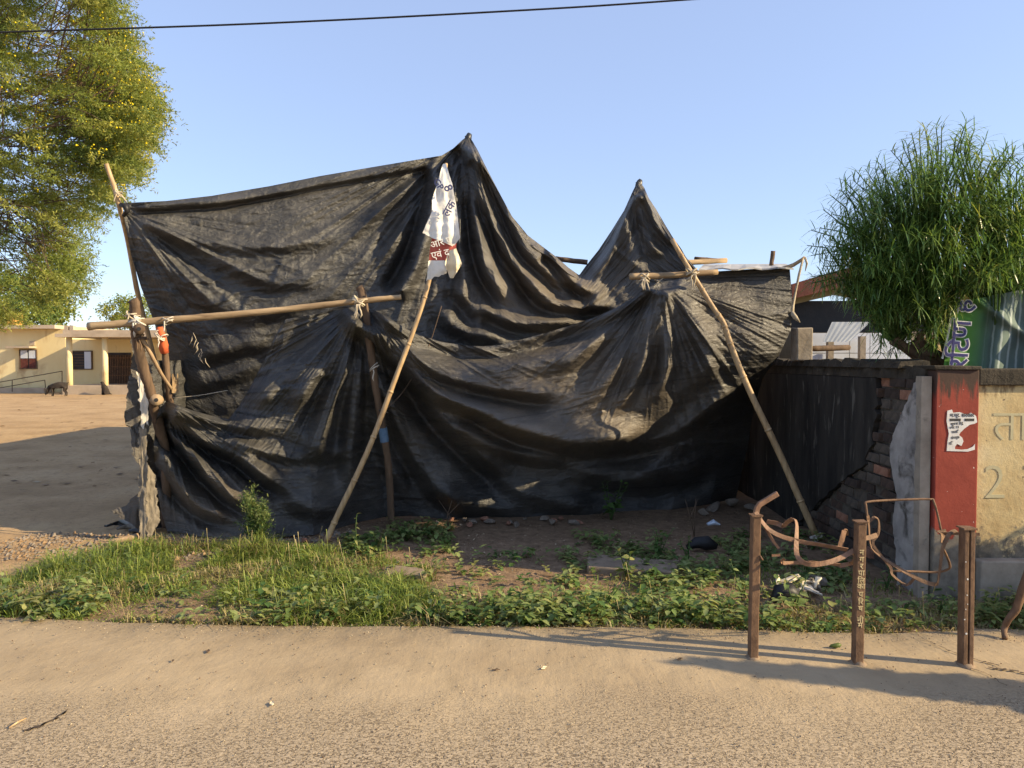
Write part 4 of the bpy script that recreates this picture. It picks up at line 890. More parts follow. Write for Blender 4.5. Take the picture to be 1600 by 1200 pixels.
for px, py in ((1509,878),(1511,930),(1512,944),(1509,952),(1507,968),(1512,905),(1510,990)):
    c = at(px, py, t3.y - .0285); mb = MB(); r = random.uniform(.002, .005)
    mb.tube([c, c + Vector((0, -.0012, 0))], r, 7, wob=.3); mb.build('paint_speck', M['specks'], p3)

fr = thing('bent_bin_frame', 'twisted rusty strap frame hanging between the left and middle posts', 'bin frame', at(1250, 885, 3.98))
def strap(parent, pts, d, w, t=.004, nrm=(0,-1,0), name='strap', mat=None, sm=3):
    P = densify(W(pts, d), sm) if len(pts) > 2 else W(pts, d)
    ph = random.uniform(0, 6); ns = []
    for i in range(len(P)):   # the flat strip twists along its length and is dented
        dv = (P[min(i + 1, len(P) - 1)] - P[max(i - 1, 0)]).normalized(); ns.append(Matrix.Rotation(.55 * math.sin(i * .3 + ph), 3, dv) @ Vector(nrm))
    P = [p + Vector((random.uniform(-.0008, .0008), 0, random.uniform(-.0008, .0008))) for p in P]
    mb = MB(); mb.bar(P, w * 1.15, t, ns); return mb.build(name, mat or M['rust2'], parent)
strap(fr, [(1181,800,3.95),(1195,821,3.93),(1214,835,3.92),(1249,846,3.92),(1277,850,3.92),(1324,859,3.95)], 3.93, .020)
strap(fr, [(1196,824,3.95),(1206,842,3.94),(1217,857,3.93)], 3.94, .012)
strap(fr, [(1198,815,4.12),(1214,818,4.11),(1224,822,4.08),(1231,815,4.05),(1241,811,4.0),(1245,822,3.97),(1244,853,3.9),(1247,871,3.86),(1260,881,3.84),(1281,881,3.84),(1309,874,3.86),(1334,860,3.9)], 3.9, .022, nrm=(.25,-1,.15))
strap(fr, [(1320,884,4.12),(1290,880,4.12),(1255,879,4.1),(1226,880,4.06),(1221,876,4.0),(1226,873,3.98)], 4.1, .018)
strap(fr, [(1333,862,3.92),(1336,872,4.0),(1330,880,4.08),(1312,884,4.12)], 4.0, .02)
strap(fr, [(1312,856,3.96),(1319,829,3.97)], 3.96, .026); strap(fr, [(1318,828,3.97),(1323,829,4.02),(1324,836,4.06)], 4, .012)
strap(fr, [(1206,868,4.2),(1219,867,4.2)], 4.2, .012)
fr2 = thing('bent_bin_frame', 'twisted rusty rod and strap frame hanging between the middle and right posts', 'bin frame', at(1420, 914, 3.98))
mb = MB(); mb.tube(densify(W([(1356,812,4.0),(1353,790,4.02),(1356,784,4.03),(1403,781,4.06),(1452,780,4.06),(1459,784,4.05),(1466,808,4.03),(1473,842,4.0)], 4), 4), .0065, 6); mb.build('top_rod', M['rust'], fr2, smooth=True)
strap(fr2, [(1356,806,4.0),(1358,830,4.0),(1362,857,3.98),(1384,875,3.93),(1429,902,3.88),(1460,913,3.86),(1467,902,3.86),(1473,857,3.88),(1484,834,3.9),(1494,829,3.93)], 3.9, .018, nrm=(.3,-.8,.5), mat=M['rust'])
strap(fr2, [(1358,815,4.05),(1366,808,4.05),(1373,814,4.05),(1372,835,4.05),(1364,851,4.04),(1391,886,4.0),(1394,898,3.98),(1416,914,3.95),(1430,902,3.93)], 4, .013, nrm=(.3,-.8,.4), mat=M['rust'])
mb = MB(); mb.tube(densify(W([(1394,892,4.1),(1430,893,4.12),(1463,894,4.12),(1482,889,4.08),(1484,882,4.05),(1479,868,4.0),(1473,856,3.96)], 4), 4), .0065, 6); mb.build('lower_rod', M['rust'], fr2, smooth=True)
strap(fr2, [(1343,842,3.94),(1358,840,3.98),(1370,836,4.02)], 3.97, .022, mat=M['rust']); strap(fr2, [(1468,833,3.98),(1500,834,3.96),(1531,835,3.94)], 3.96, .014, mat=M['rust'])
strap(fr2, [(1470,828,3.99),(1474,836,3.97),(1473,850,3.95)], 3.98, .045, mat=M['rust'])
pole('bent_pipe', [(1570,998,gd(998,0)),(1570,982,4.27),(1576,968,4.26),(1588,952,4.25),(1597,922,4.24),(1612,880,4.22)], 4, 7, M['rust'], 'bent rusty pipe rising from the concrete at the right edge', 'pipe', seg=4, bend=.002)

# small things on the road
pod = MB(); c = gp(1305, 1009, .012); pod.tube([c + Vector((-.035,-.004,-.004)), c + Vector((-.022,0,0)), c, c + Vector((.022,.002,.003)), c + Vector((.034,.003,.004))], [.002,.008,.013,.013,.005], 10)
o = pod.build('green_pod', basic('green_pod_skin', (.05,.075,.012), (.10,.13,.025), 20, .5, .2, .002), smooth=True); tag(o, 'small green seed pod lying on the concrete left of the middle post', 'pod')
mb = MB(); mb.tube([gp(14,1137,.006), gp(28,1128,.01), gp(41,1122,.008)], [.004,.005,.003], 6); o = mb.build('straw', M['bamboo'], smooth=True); tag(o, 'pale straw lying on the road at lower left', 'straw')
crack([(36,1143),(55,1137),(75,1128),(95,1117),(108,1108)], .012, 'dark branching scar in the road at lower left')
for px, py, lab in ((425,1100,'pale chip on the road below the left grass'),(325,1018,'dark chip on the road below the parthenium bush'),(775,1047,'small dark twig on the road in the middle'),(1062,1030,'dried leaf on the road left of the first rusty post'),(850,1044,'thin pale straw on the road in the middle'),(270,1033,'dark leaf bit on the road at left')):
    c = gp(px, py, .004); mb = MB(); a = random.uniform(0, 3); r = random.uniform(.012, .02)
    mb.poly_slab([c + Vector((math.cos(a + q * 1.05) * r * (1.4 if q % 3 == 0 else .5), math.sin(a + q * 1.05) * r * (1.4 if q % 3 == 0 else .5), .004 * (q % 2))) for q in range(6)], (0, 0, .003))
    o = mb.build('road_litter', M['sackcream'] if 'pale' in lab else M['darkwood']); tag(o, lab, 'litter')

# ------------------------------------------------------------------ slabs, rubble, litter
def rock_mesh(name, mat, n=3, seed=0, flat=.6):
    bm = bmesh.new(); bmesh.ops.create_icosphere(bm, subdivisions=2, radius=1); rs = np.random.default_rng(seed); off = rs.uniform(-50, 50, 3)
    for v in bm.verts:
        k = .75 + .5 * float(vnoise(np.array([v.co.x * 1.3 + off[0]]), np.array([v.co.y * 1.3 + off[1]]), np.array([v.co.z * 1.3 + off[2]]), seed)[0])
        v.co = Vector((v.co.x * k, v.co.y * k, v.co.z * k * flat))
    for q in range(8):
        nv = Vector(rs.normal(size=3)).normalized()
        for v in bm.verts:
            dd = v.co.dot(nv) - .45
            if dd > 0: v.co -= nv * dd
    me = bpy.data.meshes.new(name); bm.to_mesh(me); bm.free(); me.materials.append(mat); return me
def slab(pts, h, label, mat):
    P0 = [gp(x, y, 0) for x, y in pts]; P = []
    for i in range(len(P0)):
        for k in range(6): P.append(P0[i].lerp(P0[(i + 1) % len(P0)], k / 6) + Vector((random.uniform(-.014, .014), random.uniform(-.012, .012), 0)))
    mb = MB(); mb.poly_slab([Vector((p.x, p.y, -.06)) for p in P], (0, 0, .06 + h)); o = mb.build('stone_slab', mat, bevel=.012); tag(o, label, 'slab')
M['slab'] = basic('dusty_slab', (.17,.125,.085), (.31,.235,.165), 7, .95, .7, .012, stain=((.12,.09,.06), 6, .6))
slab([(917,890),(1052,899),(1060,880),(918,870)], .025, 'long flat stone slab lying behind the weeds in the middle', M['slab'])
slab([(600,902),(664,905),(662,893),(606,888)], .03, 'broken flat stone slab at the end of the grass', M['slab'])
rocks = [rock_mesh('rubble_piece', M[k], seed=i) for i, k in enumerate(('stone', 'brick', 'stone', 'stone', 'brick'))]
def rock(px, py, r, label, which, group=None, name='rubble_piece', z=0.0, rot=None):
    o = bpy.data.objects.new(name, rocks[which]); COL.objects.link(o); c = gp(px, py, -.02); o.location = c + Vector((0, 0, r * .35 + z)); o.scale = (r * random.uniform(.9, 1.4), r * random.uniform(.7, 1), r * random.uniform(.7, 1)); o.rotation_euler = rot or (random.uniform(-.3, .3), random.uniform(-.3, .3), random.uniform(0, 6))
    tag(o, label, 'rubble', group)
rock(1278, 913, .085, 'large grey boulder behind the white rubbish heap', 0)
rock(1118, 795, .10, 'rubble block below the dark side of the tarpaulin', 2); rock(1142, 790, .11, 'biggest rubble block by the wall foot', 3); rock(1100, 803, .07, 'small grey block beside the rubble blocks', 0); rock(1172, 795, .09, 'grey block nearest the dark wall', 2)
rock(475, 848, .06, 'brown stone at the foot of the tarpaulin', 4)
rub = [(x + random.uniform(-9, 9), 817 + random.uniform(-5, 6) - (x - 690) * .012, random.uniform(.03, .075)) for x in np.linspace(690, 910, 17)]
ORD = 'leftmost,second from left,third from left,fourth from left,fifth from left,sixth from left,seventh from left,eighth from left,middle,eighth from right,seventh from right,sixth from right,fifth from right,fourth from right,third from right,second from right,rightmost'.split(',')
for q, (x, y, r) in enumerate(rub):
    w_ = random.randrange(5); rock(x, y, r, ('reddish brick bit' if w_ in (1, 4) else 'grey stone') + ' in the rubble row along the tarpaulin foot, ' + ORD[q], w_, 'rubble along the tarpaulin foot')
# foil packet, white rubbish heap, black bag
mb = MB(); c = gp(1115, 824, .0); mb.tube([c + Vector((-.06,0,.03)), c + Vector((0,.01,.05)), c + Vector((.06,0,.025))], [.02,.05,.015], 8, wob=.3, flat=.5); o = mb.build('foil_packet', basic('blue_foil', (.45,.55,.68), (.75,.8,.85), 14, .25, .6, .02, spec=.6), smooth=False); tag(o, 'shiny pale blue packet lying on the bare earth', 'packet')
heap = thing('rubbish_heap', 'heap of white rags and paper behind the left bin post', 'rubbish', gp(1248, 925))
for k in range(8):
    c = gp(1248 + random.uniform(-26, 30), 922 + random.uniform(-12, 10), random.uniform(.0, .05)); mb = MB(); pts = [c + Vector((random.uniform(-.09, .09), random.uniform(-.05, .05), random.uniform(0, .07))) for _ in range(5)]
    mb.tube(densify(pts, 3), .017, 7, wob=.6, flat=.5); mb.build('crumpled_rag', [M['sackcream'], M['frayed'], M['whitecloth']][k % 3], heap, smooth=False)
mb = MB(); c = gp(1228, 935, .03); mb.tube([c + Vector((-.09,0,-.02)), c + Vector((-.04,0,.03)), c + Vector((.03,.01,.04)), c + Vector((.1,0,0))], [.02,.06,.06,.02], 10, wob=.22); o = mb.build('black_bag', M['black'], smooth=True); tag(o, 'crumpled black plastic bag in front of the white rubbish', 'bag')
mb = MB(); c = gp(1095, 852, .02); mb.tube([c + Vector((-.12,0,-.02)), c + Vector((-.04,0,.02)), c + Vector((.05,.01,.02)), c + Vector((.14,0,-.01))], [.02,.05,.06,.02], 10, wob=.25); o = mb.build('black_bag', M['black'], smooth=True); tag(o, 'flattened black plastic bag among dark weeds on the earth', 'bag')
for px, py, l, lab in ((700,830,.3,'dry twig leaning in front of the rubble row'),(1085,838,.35,'dry twig in front of the rubble by the wall'),):
    a = gp(px, py); mb = MB()
    for q in range(3): mb.tube([a, a + Vector((random.uniform(-.05,.05), 0, l * .5)), a + Vector((random.uniform(-.14,.14), 0, l))], [.005,.004,.002], 5)
    o = mb.build('dry_twig', M['darkwood'], smooth=True); tag(o, lab, 'twig')

# ------------------------------------------------------------------ plants
LG = [leafmat('weed_leaf_a', (.16,.22,.065)), leafmat('weed_leaf_b', (.24,.28,.10)), leafmat('weed_leaf_c', (.075,.135,.035)), leafmat('weed_leaf_yellow', (.29,.29,.10))]
GRM = [leafmat('grass_a', (.18,.235,.045), .34), leafmat('grass_b', (.27,.305,.07), .34), leafmat('grass_c', (.105,.165,.03), .32), leafmat('grass_dry', (.30,.24,.11), .2)]
def leaf_mesh(name, mat, aspect=.62, fold=.18, droop=.25):
    """unit ovate leaf along +x, midrib fold"""
    ts = [0, .14, .34, .56, .78, 1.0]; ws = [.03, .32, .5, .44, .24, .0]; V = []
    for t, w in zip(ts, ws):
        z = -droop * t * t; V += [(t, -w * aspect, z + fold * w), (t, 0, z), (t, w * aspect, z + fold * w)]
    Fc = []
    for i in range(5):
        a = i * 3; Fc += [[a, a + 3, a + 4, a + 1], [a + 1, a + 4, a + 5, a + 2]]
    me = bpy.data.meshes.new(name); me.from_pydata(V, [], Fc); me.materials.append(mat); me.polygons.foreach_set('use_smooth', [True] * len(Fc)); return me
LEAF = [leaf_mesh('leaf_blade', mt) for mt in LG]
LEAFN = [leaf_mesh('narrow_leaf_blade', mt, .3) for mt in LG]
def weed(px, py, h, nleaf, lsize, label, lean=0.0, mats=(0, 1), narrow=False, group=None, stems=1, z=-.03, name='leafy_weed'):
    b = gp(px, py, z); t = thing(name, label, 'weed', b, group)
    for s_ in range(stems):
        hh = h * random.uniform(.7, 1.0) if s_ else h; dx = lean + (random.uniform(-.5, .5) if stems > 1 else 0)
        S = [b + Vector((random.uniform(-.01,.01), random.uniform(-.01,.01), 0))]
        for k in range(1, 5): S.append(b + Vector((dx * hh * (k / 4)**1.3 + random.uniform(-.008,.008), random.uniform(-.03,.03) * k / 4, hh * k / 4)))
        mb = MB(); mb.tube(S, [.005,.0045,.004,.003,.002], 5); mb.build('stem', LG[2], t, smooth=True)
        nl = max(3, nleaf // stems)
        for q in range(nl):
            f = .22 + .78 * q / max(1, nl - 1); i = min(3, int(f * 4)); p = S[i].lerp(S[i + 1], f * 4 - i); az = q * 2.4 + random.uniform(-.5, .5) + s_
            sz = lsize * (1.15 - .55 * f) * random.uniform(.75, 1.2)
            o = bpy.data.objects.new('leaf', random.choice([(LEAFN if narrow else LEAF)[j] for j in mats])); COL.objects.link(o); o.parent = t
            o.location = p - WLOC[t.name]; o.rotation_euler = (random.uniform(-.5, .5), random.uniform(-.45, .35) - (.5 if f > .9 else 0), az); o.scale = (sz, sz, sz)
    return t
random.seed(21)
weed(978, 905, .22, 16, .085, 'leafy weed growing in front of the long flat slab', .1, (0, 1, 3), stems=2)
weed(1240, 958, .26, 12, .085, 'bright broad-leaved seedling right beside the left bin post', .05, (1, 1, 0), stems=2)
weed(555, 872, .36, 9, .07, 'tall spindly weed with few leaves by the bamboo foot', .02, (1, 3), True)
weed(1305, 900, .16, 8, .08, 'broad-leaved weed under the left twisted frame', 0, (0, 2)); weed(1240, 872, .15, 7, .08, 'dark weed below the straps of the left frame', .1, (0, 2))
weed(940, 965, .24, 16, .065, 'bushy broad-leaved weed at the road edge right of centre', .12, (1, 0), stems=3); weed(905, 968, .16, 12, .06, 'low weed left of the bushy road edge weed', 0, (1, 0), stems=2)
weed(745, 958, .2, 12, .06, 'leafy weed at the end of the lush grass', .1, (0, 1), stems=2); weed(670, 962, .17, 10, .06, 'pale leafy weed at the road edge below the broken slab', .1, (1, 3), stems=2)
weed(1130, 968, .17, 14, .055, 'weed cluster left of the left bin post', .1, (1, 0), stems=3); weed(1160, 940, .28, 16, .055, 'taller weed right behind the left bin post', -.05, (0, 1), stems=2); weed(1080, 974, .13, 10, .055, 'small weed between the slab and the road edge', 0, (0, 1), stems=2)
weed(55, 975, .13, 9, .075, 'broad pale weed at the road edge, leftmost', 0, (1, 3), stems=2); weed(6, 930, .14, 7, .085, 'broad-leaved weed cut by the left picture edge', 0, (1, 0))
weed(462, 955, .26, 14, .06, 'upright pale weed in the grass left of centre', .05, (1, 3), stems=2); weed(245, 972, .11, 8, .05, 'small weed in the grass at left', 0, (0, 3))
weed(520, 968, .16, 10, .055, 'small pale weed in the grass below the bamboo foot', 0, (1, 3), stems=2); weed(345, 975, .12, 8, .05, 'tiny weed at the road edge below the bush', 0, (1, 3)); weed(600, 965, .2, 12, .06, 'broad weed in the grass below the broken slab', .05, (0, 1), stems=2); weed(830, 972, .15, 10, .06, 'low weed at the road edge in the middle', 0, (0, 1), stems=2)
weed(955, 812, .38, 40, .10, 'dark bushy weed against the lower tarpaulin', .1, (2, 2), stems=5); weed(1030, 875, .26, 26, .07, 'dark leafy weed patch behind the long slab', 0, (2, 0), stems=5); weed(1075, 880, .22, 22, .06, 'dark weed patch right behind the long slab', 0, (2, 0), stems=4)
weed(590, 862, .16, 22, .07, 'green weed patch at the foot of the bamboo prop', 0, (2, 0), stems=5); weed(635, 845, .17, 24, .07, 'green weed patch at the foot of the middle post', 0, (2, 0), stems=5); weed(670, 840, .12, 16, .06, 'low green weed right of the middle post', 0, (2, 0), stems=4); weed(640, 892, .12, 12, .055, 'small leafy weed beside the broken slab', 0, (0, 1), stems=3)
weed(1385, 920, .15, 14, .09, 'grassy tuft below the right twisted frame', 0, (0, 2), True, stems=4); weed(1545, 965, .14, 10, .06, 'weed at the foot of the yellow wall', 0, (0, 2), stems=3); weed(1470, 960, .12, 10, .055, 'weed at the foot of the red pillar', 0, (0, 2), stems=3)
# feathery bush in front of the tarpaulin
bp = gp(402, 852); bush = thing('feathery_bush', 'upright feathery pale green bush in front of the lower tarpaulin', 'bush', bp)
BM_ = [leafmat('bush_leaf_a', (.10,.155,.04)), leafmat('bush_leaf_b', (.19,.22,.075)), leafmat('bush_leaf_c', (.06,.11,.03))]
mb = MB(); ends = []
for q in range(26):
    az = random.uniform(0, 6.28); sp_ = random.uniform(.02, .17); h = random.uniform(.25, .56) * (1.05 - sp_ * 1.6); S = [bp, bp + Vector((math.cos(az) * sp_ * .4, math.sin(az) * sp_ * .4, h * .5)), bp + Vector((math.cos(az) * sp_, math.sin(az) * sp_, h))]
    mb.tube(densify(S, 3), [.004] * 4 + [.003, .0025, .0015], 4); ends.append(densify(S, 8))
mb.build('stems', LG[2], bush, smooth=True)
def leaf_quads(P, D, Nn, L, Wd):
    """numpy: quads (diamond leaf) from base points P, directions D, normals-ish Nn"""
    D = D / np.linalg.norm(D, axis=1, keepdims=True); S = np.cross(D, Nn); S /= np.linalg.norm(S, axis=1, keepdims=True) + 1e-9
    V = np.stack([P, P + D * L[:, None] * .5 + S * Wd[:, None] * .5, P + D * L[:, None], P + D * L[:, None] * .5 - S * Wd[:, None] * .5], 1)
    return V.reshape(-1, 3), np.arange(len(P) * 4).reshape(-1, 4)
pts = []
for E_ in ends:
    for _ in range(130):
        f = random.uniform(.12, 1) ** .8; i = min(len(E_) - 2, int(f * (len(E_) - 1))); p = E_[i].lerp(E_[i + 1], random.random()); pts.append(tuple(p + Vector((random.gauss(0, .022), random.gauss(0, .022), random.gauss(0, .02)))))
pts = np.array(pts); n = len(pts); dd = rng.normal(size=(n, 3)) + np.array([0, 0, .5]); V, Q = leaf_quads(pts, dd, rng.normal(size=(n, 3)), rng.uniform(.018, .045, n), rng.uniform(.006, .012, n))
hf = (pts[:, 2] - pts[:, 2].min()) / .55
o = np_mesh('foliage', V, Q, BM_, np.where(rng.random(n) < np.clip(hf, .1, .6), 1, rng.choice([0, 2], n)), parent=bush, smooth=False); o['kind'] = 'stuff'

# grass on the verge
def verge_density(px, py, Y, X):
    ey = edge_y(X); front = (Y - ey)
    top = np.interp(px, [-60, 0, 60, 130, 220, 330, 420, 520, 600, 665, 700], [903, 893, 885, 872, 858, 854, 856, 862, 872, 890, 905])
    lush = (py > top + 10 * (fbm(X * 4, Y * 4, 3, 77) - .5)) * (px < 690 + 60 * (fbm(X * 5, Y * 5, 3, 78) - .5))
    clump = np.clip((fbm(X * 3.2, Y * 3.2, 3, 79) - .36) * 5, 0, 1)
    mid = (px >= 640) * (py > np.interp(px, [640, 800, 900, 1000, 1100, 1200, 1300, 1400, 1600], [915, 925, 910, 890, 880, 880, 890, 905, 930])) * (.18 + .5 * clump) * np.clip(1.6 - front / .45, .22, 1)
    return np.where(front < .01, 0, np.maximum(lush * (.38 + .62 * clump), mid))
NC = 150000
X = rng.uniform(-4.4, 4.0, NC); Y = rng.uniform(4.3, 7.0, NC); Z = ground_z(X, Y)
px, py = project(np.stack([X, Y, Z], -1)); den = verge_density(px, py, Y, X); keep = (rng.random(NC) < den) & (px > -80) & (px < 1720)
X, Y, Z, px, py = X[keep], Y[keep], Z[keep], px[keep], py[keep]; n = len(X)
lush = px < 690
tall = fbm(X * 2.3, Y * 2.3, 3, 81)
Hh = rng.uniform(.03, .14, n) * np.where(lush, .15 + 2.6 * np.clip(tall - .25, 0, 1), .6); az = rng.uniform(0, 6.28, n); bend = rng.uniform(.2, 1.9, n); Wd = rng.uniform(.0022, .005, n)
D = np.stack([np.cos(az), np.sin(az), np.zeros(n)], -1); S = np.stack([-np.sin(az), np.cos(az), np.zeros(n)], -1); UP = np.array([0, 0, 1.0]); B = np.stack([X, Y, Z - .008], -1)
m1 = B + UP * (Hh * .6)[:, None] + D * (Hh * bend * .3)[:, None]; m2 = B + UP * (Hh * (1.0 - .30 * bend))[:, None] + D * (Hh * bend * .95)[:, None]
V = np.stack([B - S * Wd[:, None], B + S * Wd[:, None], m1 + S * Wd[:, None] * .8, m1 - S * Wd[:, None] * .8, m2 + S * .0006, m2 - S * .0006], 1).reshape(-1, 3)
k = np.arange(n)[:, None] * 6; Q = np.concatenate([k + np.array([0, 1, 2, 3]), k + np.array([3, 2, 4, 5])])
dry = fbm(X * 1.8, Y * 1.8, 3, 91); mi = np.where(rng.random(n) < np.clip((dry - .44) * 2.2 + np.where(lush, .05, .38), .03, .8), 3, rng.choice([0, 1, 2], n, p=[.45, .3, .25]))
# tall dry stalks among the blades
ns = 260; ii = rng.choice(n, ns, replace=False); hs_ = rng.uniform(.10, .24, ns); aa = rng.uniform(0, 6.28, ns); le = rng.uniform(.05, .5, ns)
bs = B[ii]; tp = bs + np.stack([np.cos(aa) * le * hs_, np.sin(aa) * le * hs_, hs_], -1); sdv = np.stack([-np.sin(aa), np.cos(aa), 0 * aa], -1) * .0014
hd = bs + (tp - bs) * .72
V2 = np.stack([bs - sdv, bs + sdv, hd + sdv * .8, hd - sdv * .8, tp + sdv * 2.2, tp - sdv * 2.2], 1).reshape(-1, 3); k2 = np.arange(ns)[:, None] * 6 + len(V)
V = np.concatenate([V, V2]); Q = np.concatenate([Q, k2 + np.array([0, 1, 2, 3]), k2 + np.array([3, 2, 4, 5])]); ms = rng.choice([3, 3, 1], ns)
o = np_mesh('grass', V, Q, GRM, np.concatenate([mi, mi, ms, ms]), origin=(0, 5, 0)); tag(o, 'short green and dry grass growing on the verge beside the road', 'grass', kind='stuff')
# low broad-leaved ground cover
NC = 10000; X = rng.uniform(-4.3, 4.0, NC); Y = rng.uniform(4.3, 6.6, NC); px, py = project(np.stack([X, Y, X * 0 - .03], -1)); fr_ = Y - edge_y(X)
patch = fbm(X * 2.1, Y * 2.1, 3, 95)
den = np.where(px < 650, .62 * (patch > .40), 1.0) * np.clip(1.35 - fr_ / .5, .05, 1) * np.clip((patch - .33) * 5, 0.08, 1) * (fr_ > .015) * (py > np.interp(px, [0, 130, 330, 600, 800, 1000, 1600], [905, 885, 866, 880, 905, 880, 930]))
den = np.where((px > 1250) & (px < 1540), den * .35, den)
kp = (rng.random(NC) < den); X, Y = X[kp], Y[kp]
N2 = 5200; X2 = rng.uniform(-2, 3.2, N2); Y2 = rng.uniform(4.6, 7.6, N2); p2x, p2y = project(np.stack([X2, Y2, X2 * 0 - .03], -1)); f2 = fbm(X2 * 2.6, Y2 * 2.6, 3, 195)
zone = ((p2x > 535) & (p2x < 705) & (p2y > 822) & (p2y < 890)) * .8 + ((p2x > 870) & (p2x < 1330) & (p2y > 838) & (p2y < 935)) * .75 + ((p2x > 690) & (p2x < 900) & (p2y > 860) & (p2y < 930)) * .3
kp = (rng.random(N2) < zone * np.clip((f2 - .38) * 5, 0, 1)) & (X2 < XW - .05); X = np.concatenate([X, X2[kp]]); Y = np.concatenate([Y, Y2[kp]])
Z = ground_z(X, Y); n = len(X); PV = []; PQ = []; PM = []
lv = np.array([(t, s * w * .6, -.25 * t * t + .15 * abs(s) * w) for t, w in ((0, .03), (.3, .48), (.65, .40), (1, 0.01)) for s in (-1, 0, 1)])
lq = np.array([[a, a + 3, a + 4, a + 1] for a in (0, 3, 6)] + [[a + 1, a + 4, a + 5, a + 2] for a in (0, 3, 6)])
cnt = 0
for i in range(n):
    hgt_ = rng.uniform(.03, .17) * (1.0 if edge_y(X[i]) + .7 > Y[i] else .7); mm_ = rng.choice(4, p=[.36, .34, .2, .1])
    for q in range(int(rng.integers(4, 9))):
        a = rng.uniform(0, 6.28); tl = rng.uniform(-.6, .35); s = rng.uniform(.028, .072); zz = Z[i] + hgt_ * rng.uniform(.3, 1)
        ca, sa, ct, st_ = math.cos(a), math.sin(a), math.cos(tl), math.sin(tl)
        L = lv * s; x = L[:, 0] * ct + L[:, 2] * st_ + rng.uniform(0, .015); z = -L[:, 0] * st_ + L[:, 2] * ct
        PV.append(np.stack([X[i] + x * ca - L[:, 1] * sa, Y[i] + x * sa + L[:, 1] * ca, zz + z], -1)); PQ.append(lq + cnt); cnt += 12; PM += [mm_] * 6
o = np_mesh('ground_cover', np.concatenate(PV), np.concatenate(PQ), LG, PM, origin=(0, 5, 0)); tag(o, 'low carpet of small broad-leaved weeds along the road edge', 'weeds', kind='stuff')
# dry leaf litter and crumbs on the soil
NC = 7000; X = rng.uniform(-4, 3.6, NC); Y = rng.uniform(4.5, 8.0, NC); px, py = project(np.stack([X, Y, X * 0 - .03], -1)); kp = (verge_mask(X, Y) > .3) & (rng.random(NC) < np.clip((fbm(X * 2.5, Y * 2.5, 3, 99) - .3) * 3, .05, 1)) & (X < XW - .05); X, Y = X[kp], Y[kp]; n = len(X)
P = np.stack([X, Y, ground_z(X, Y) + .004], -1); a = rng.uniform(0, 6.28, n); dd = np.stack([np.cos(a), np.sin(a), rng.uniform(-.05, .5, n)], -1)
V, Q = leaf_quads(P, dd, np.array([0, 0, 1.0]) + rng.normal(size=(n, 3)) * .35, rng.uniform(.012, .035, n), rng.uniform(.006, .016, n))
LIT = [basic('dry_leaf_a', (.20,.12,.06), (.30,.20,.11), 20, .9, .1, .002), basic('dry_leaf_b', (.32,.25,.15), (.45,.36,.24), 20, .9, .1, .002), basic('dry_leaf_c', (.10,.065,.04), (.16,.10,.06), 20, .9, .1, .002)]
o = np_mesh('leaf_litter', V, Q, LIT, rng.choice(3, n), smooth=False, origin=(0, 5, 0)); tag(o, 'dry leaves and crumbs scattered over the soil of the verge', 'litter', kind='stuff')
NC = 2600; X = rng.uniform(-4.6, -1.3, NC); Y = rng.uniform(6.0, 7.3, NC); px, py = project(np.stack([X, Y, X * 0 - .03], -1)); kp = (py > 832) & (py < 880) & (px < 560); X, Y = X[kp], Y[kp]; n = len(X); Z = ground_z(X, Y); s = rng.uniform(.006, .02, n) * np.where(rng.random(n) < .05, 1.8, 1)
oc = np.array([(1,0,0),(0,1,0),(-1,0,0),(0,-1,0),(.1,.1,.8),(0,0,-.6)]); V = (np.stack([X, Y, Z + s * .3], -1)[:, None] + oc[None] * (s[:, None, None] * rng.uniform(.6, 1.4, (n, 6, 1)))).reshape(-1, 3)
tq = np.array([[0,1,4],[1,2,4],[2,3,4],[3,0,4],[1,0,5],[2,1,5],[3,2,5],[0,3,5]]); Q = (np.arange(n)[:, None, None] * 6 + tq[None]).reshape(-1, 3)
o = np_mesh('gravel', V, Q, [M['stone'], LIT[0], M['stone']], np.repeat(rng.choice(3, n), 8), smooth=False, origin=(-3, 6.6, 0)); tag(o, 'small gravel and crumbs on the bare earth by the tarpaulin', 'gravel', kind='stuff')

NC = 2600; X = rng.uniform(-3.6, 3.4, NC); Y = np.where(rng.random(NC) < .45, edge_y(X) - np.abs(rng.normal(size=NC)) * .12 - .01, rng.uniform(2.2, 4.3, NC)); n = NC; s = rng.uniform(.0018, .0055, n)
V = (np.stack([X, Y, s * .4 + .003], -1)[:, None] + oc[None] * (s[:, None, None] * rng.uniform(.6, 1.4, (n, 6, 1)))).reshape(-1, 3)
o = np_mesh('road_grit', V, (np.arange(n)[:, None, None] * 6 + tq[None]).reshape(-1, 3), [M['stone'], LIT[1], LIT[2]], np.repeat(rng.choice(3, n), 8), smooth=False, origin=(0, 3.5, 0)); tag(o, 'loose grit scattered over the concrete road', 'grit', kind='stuff')

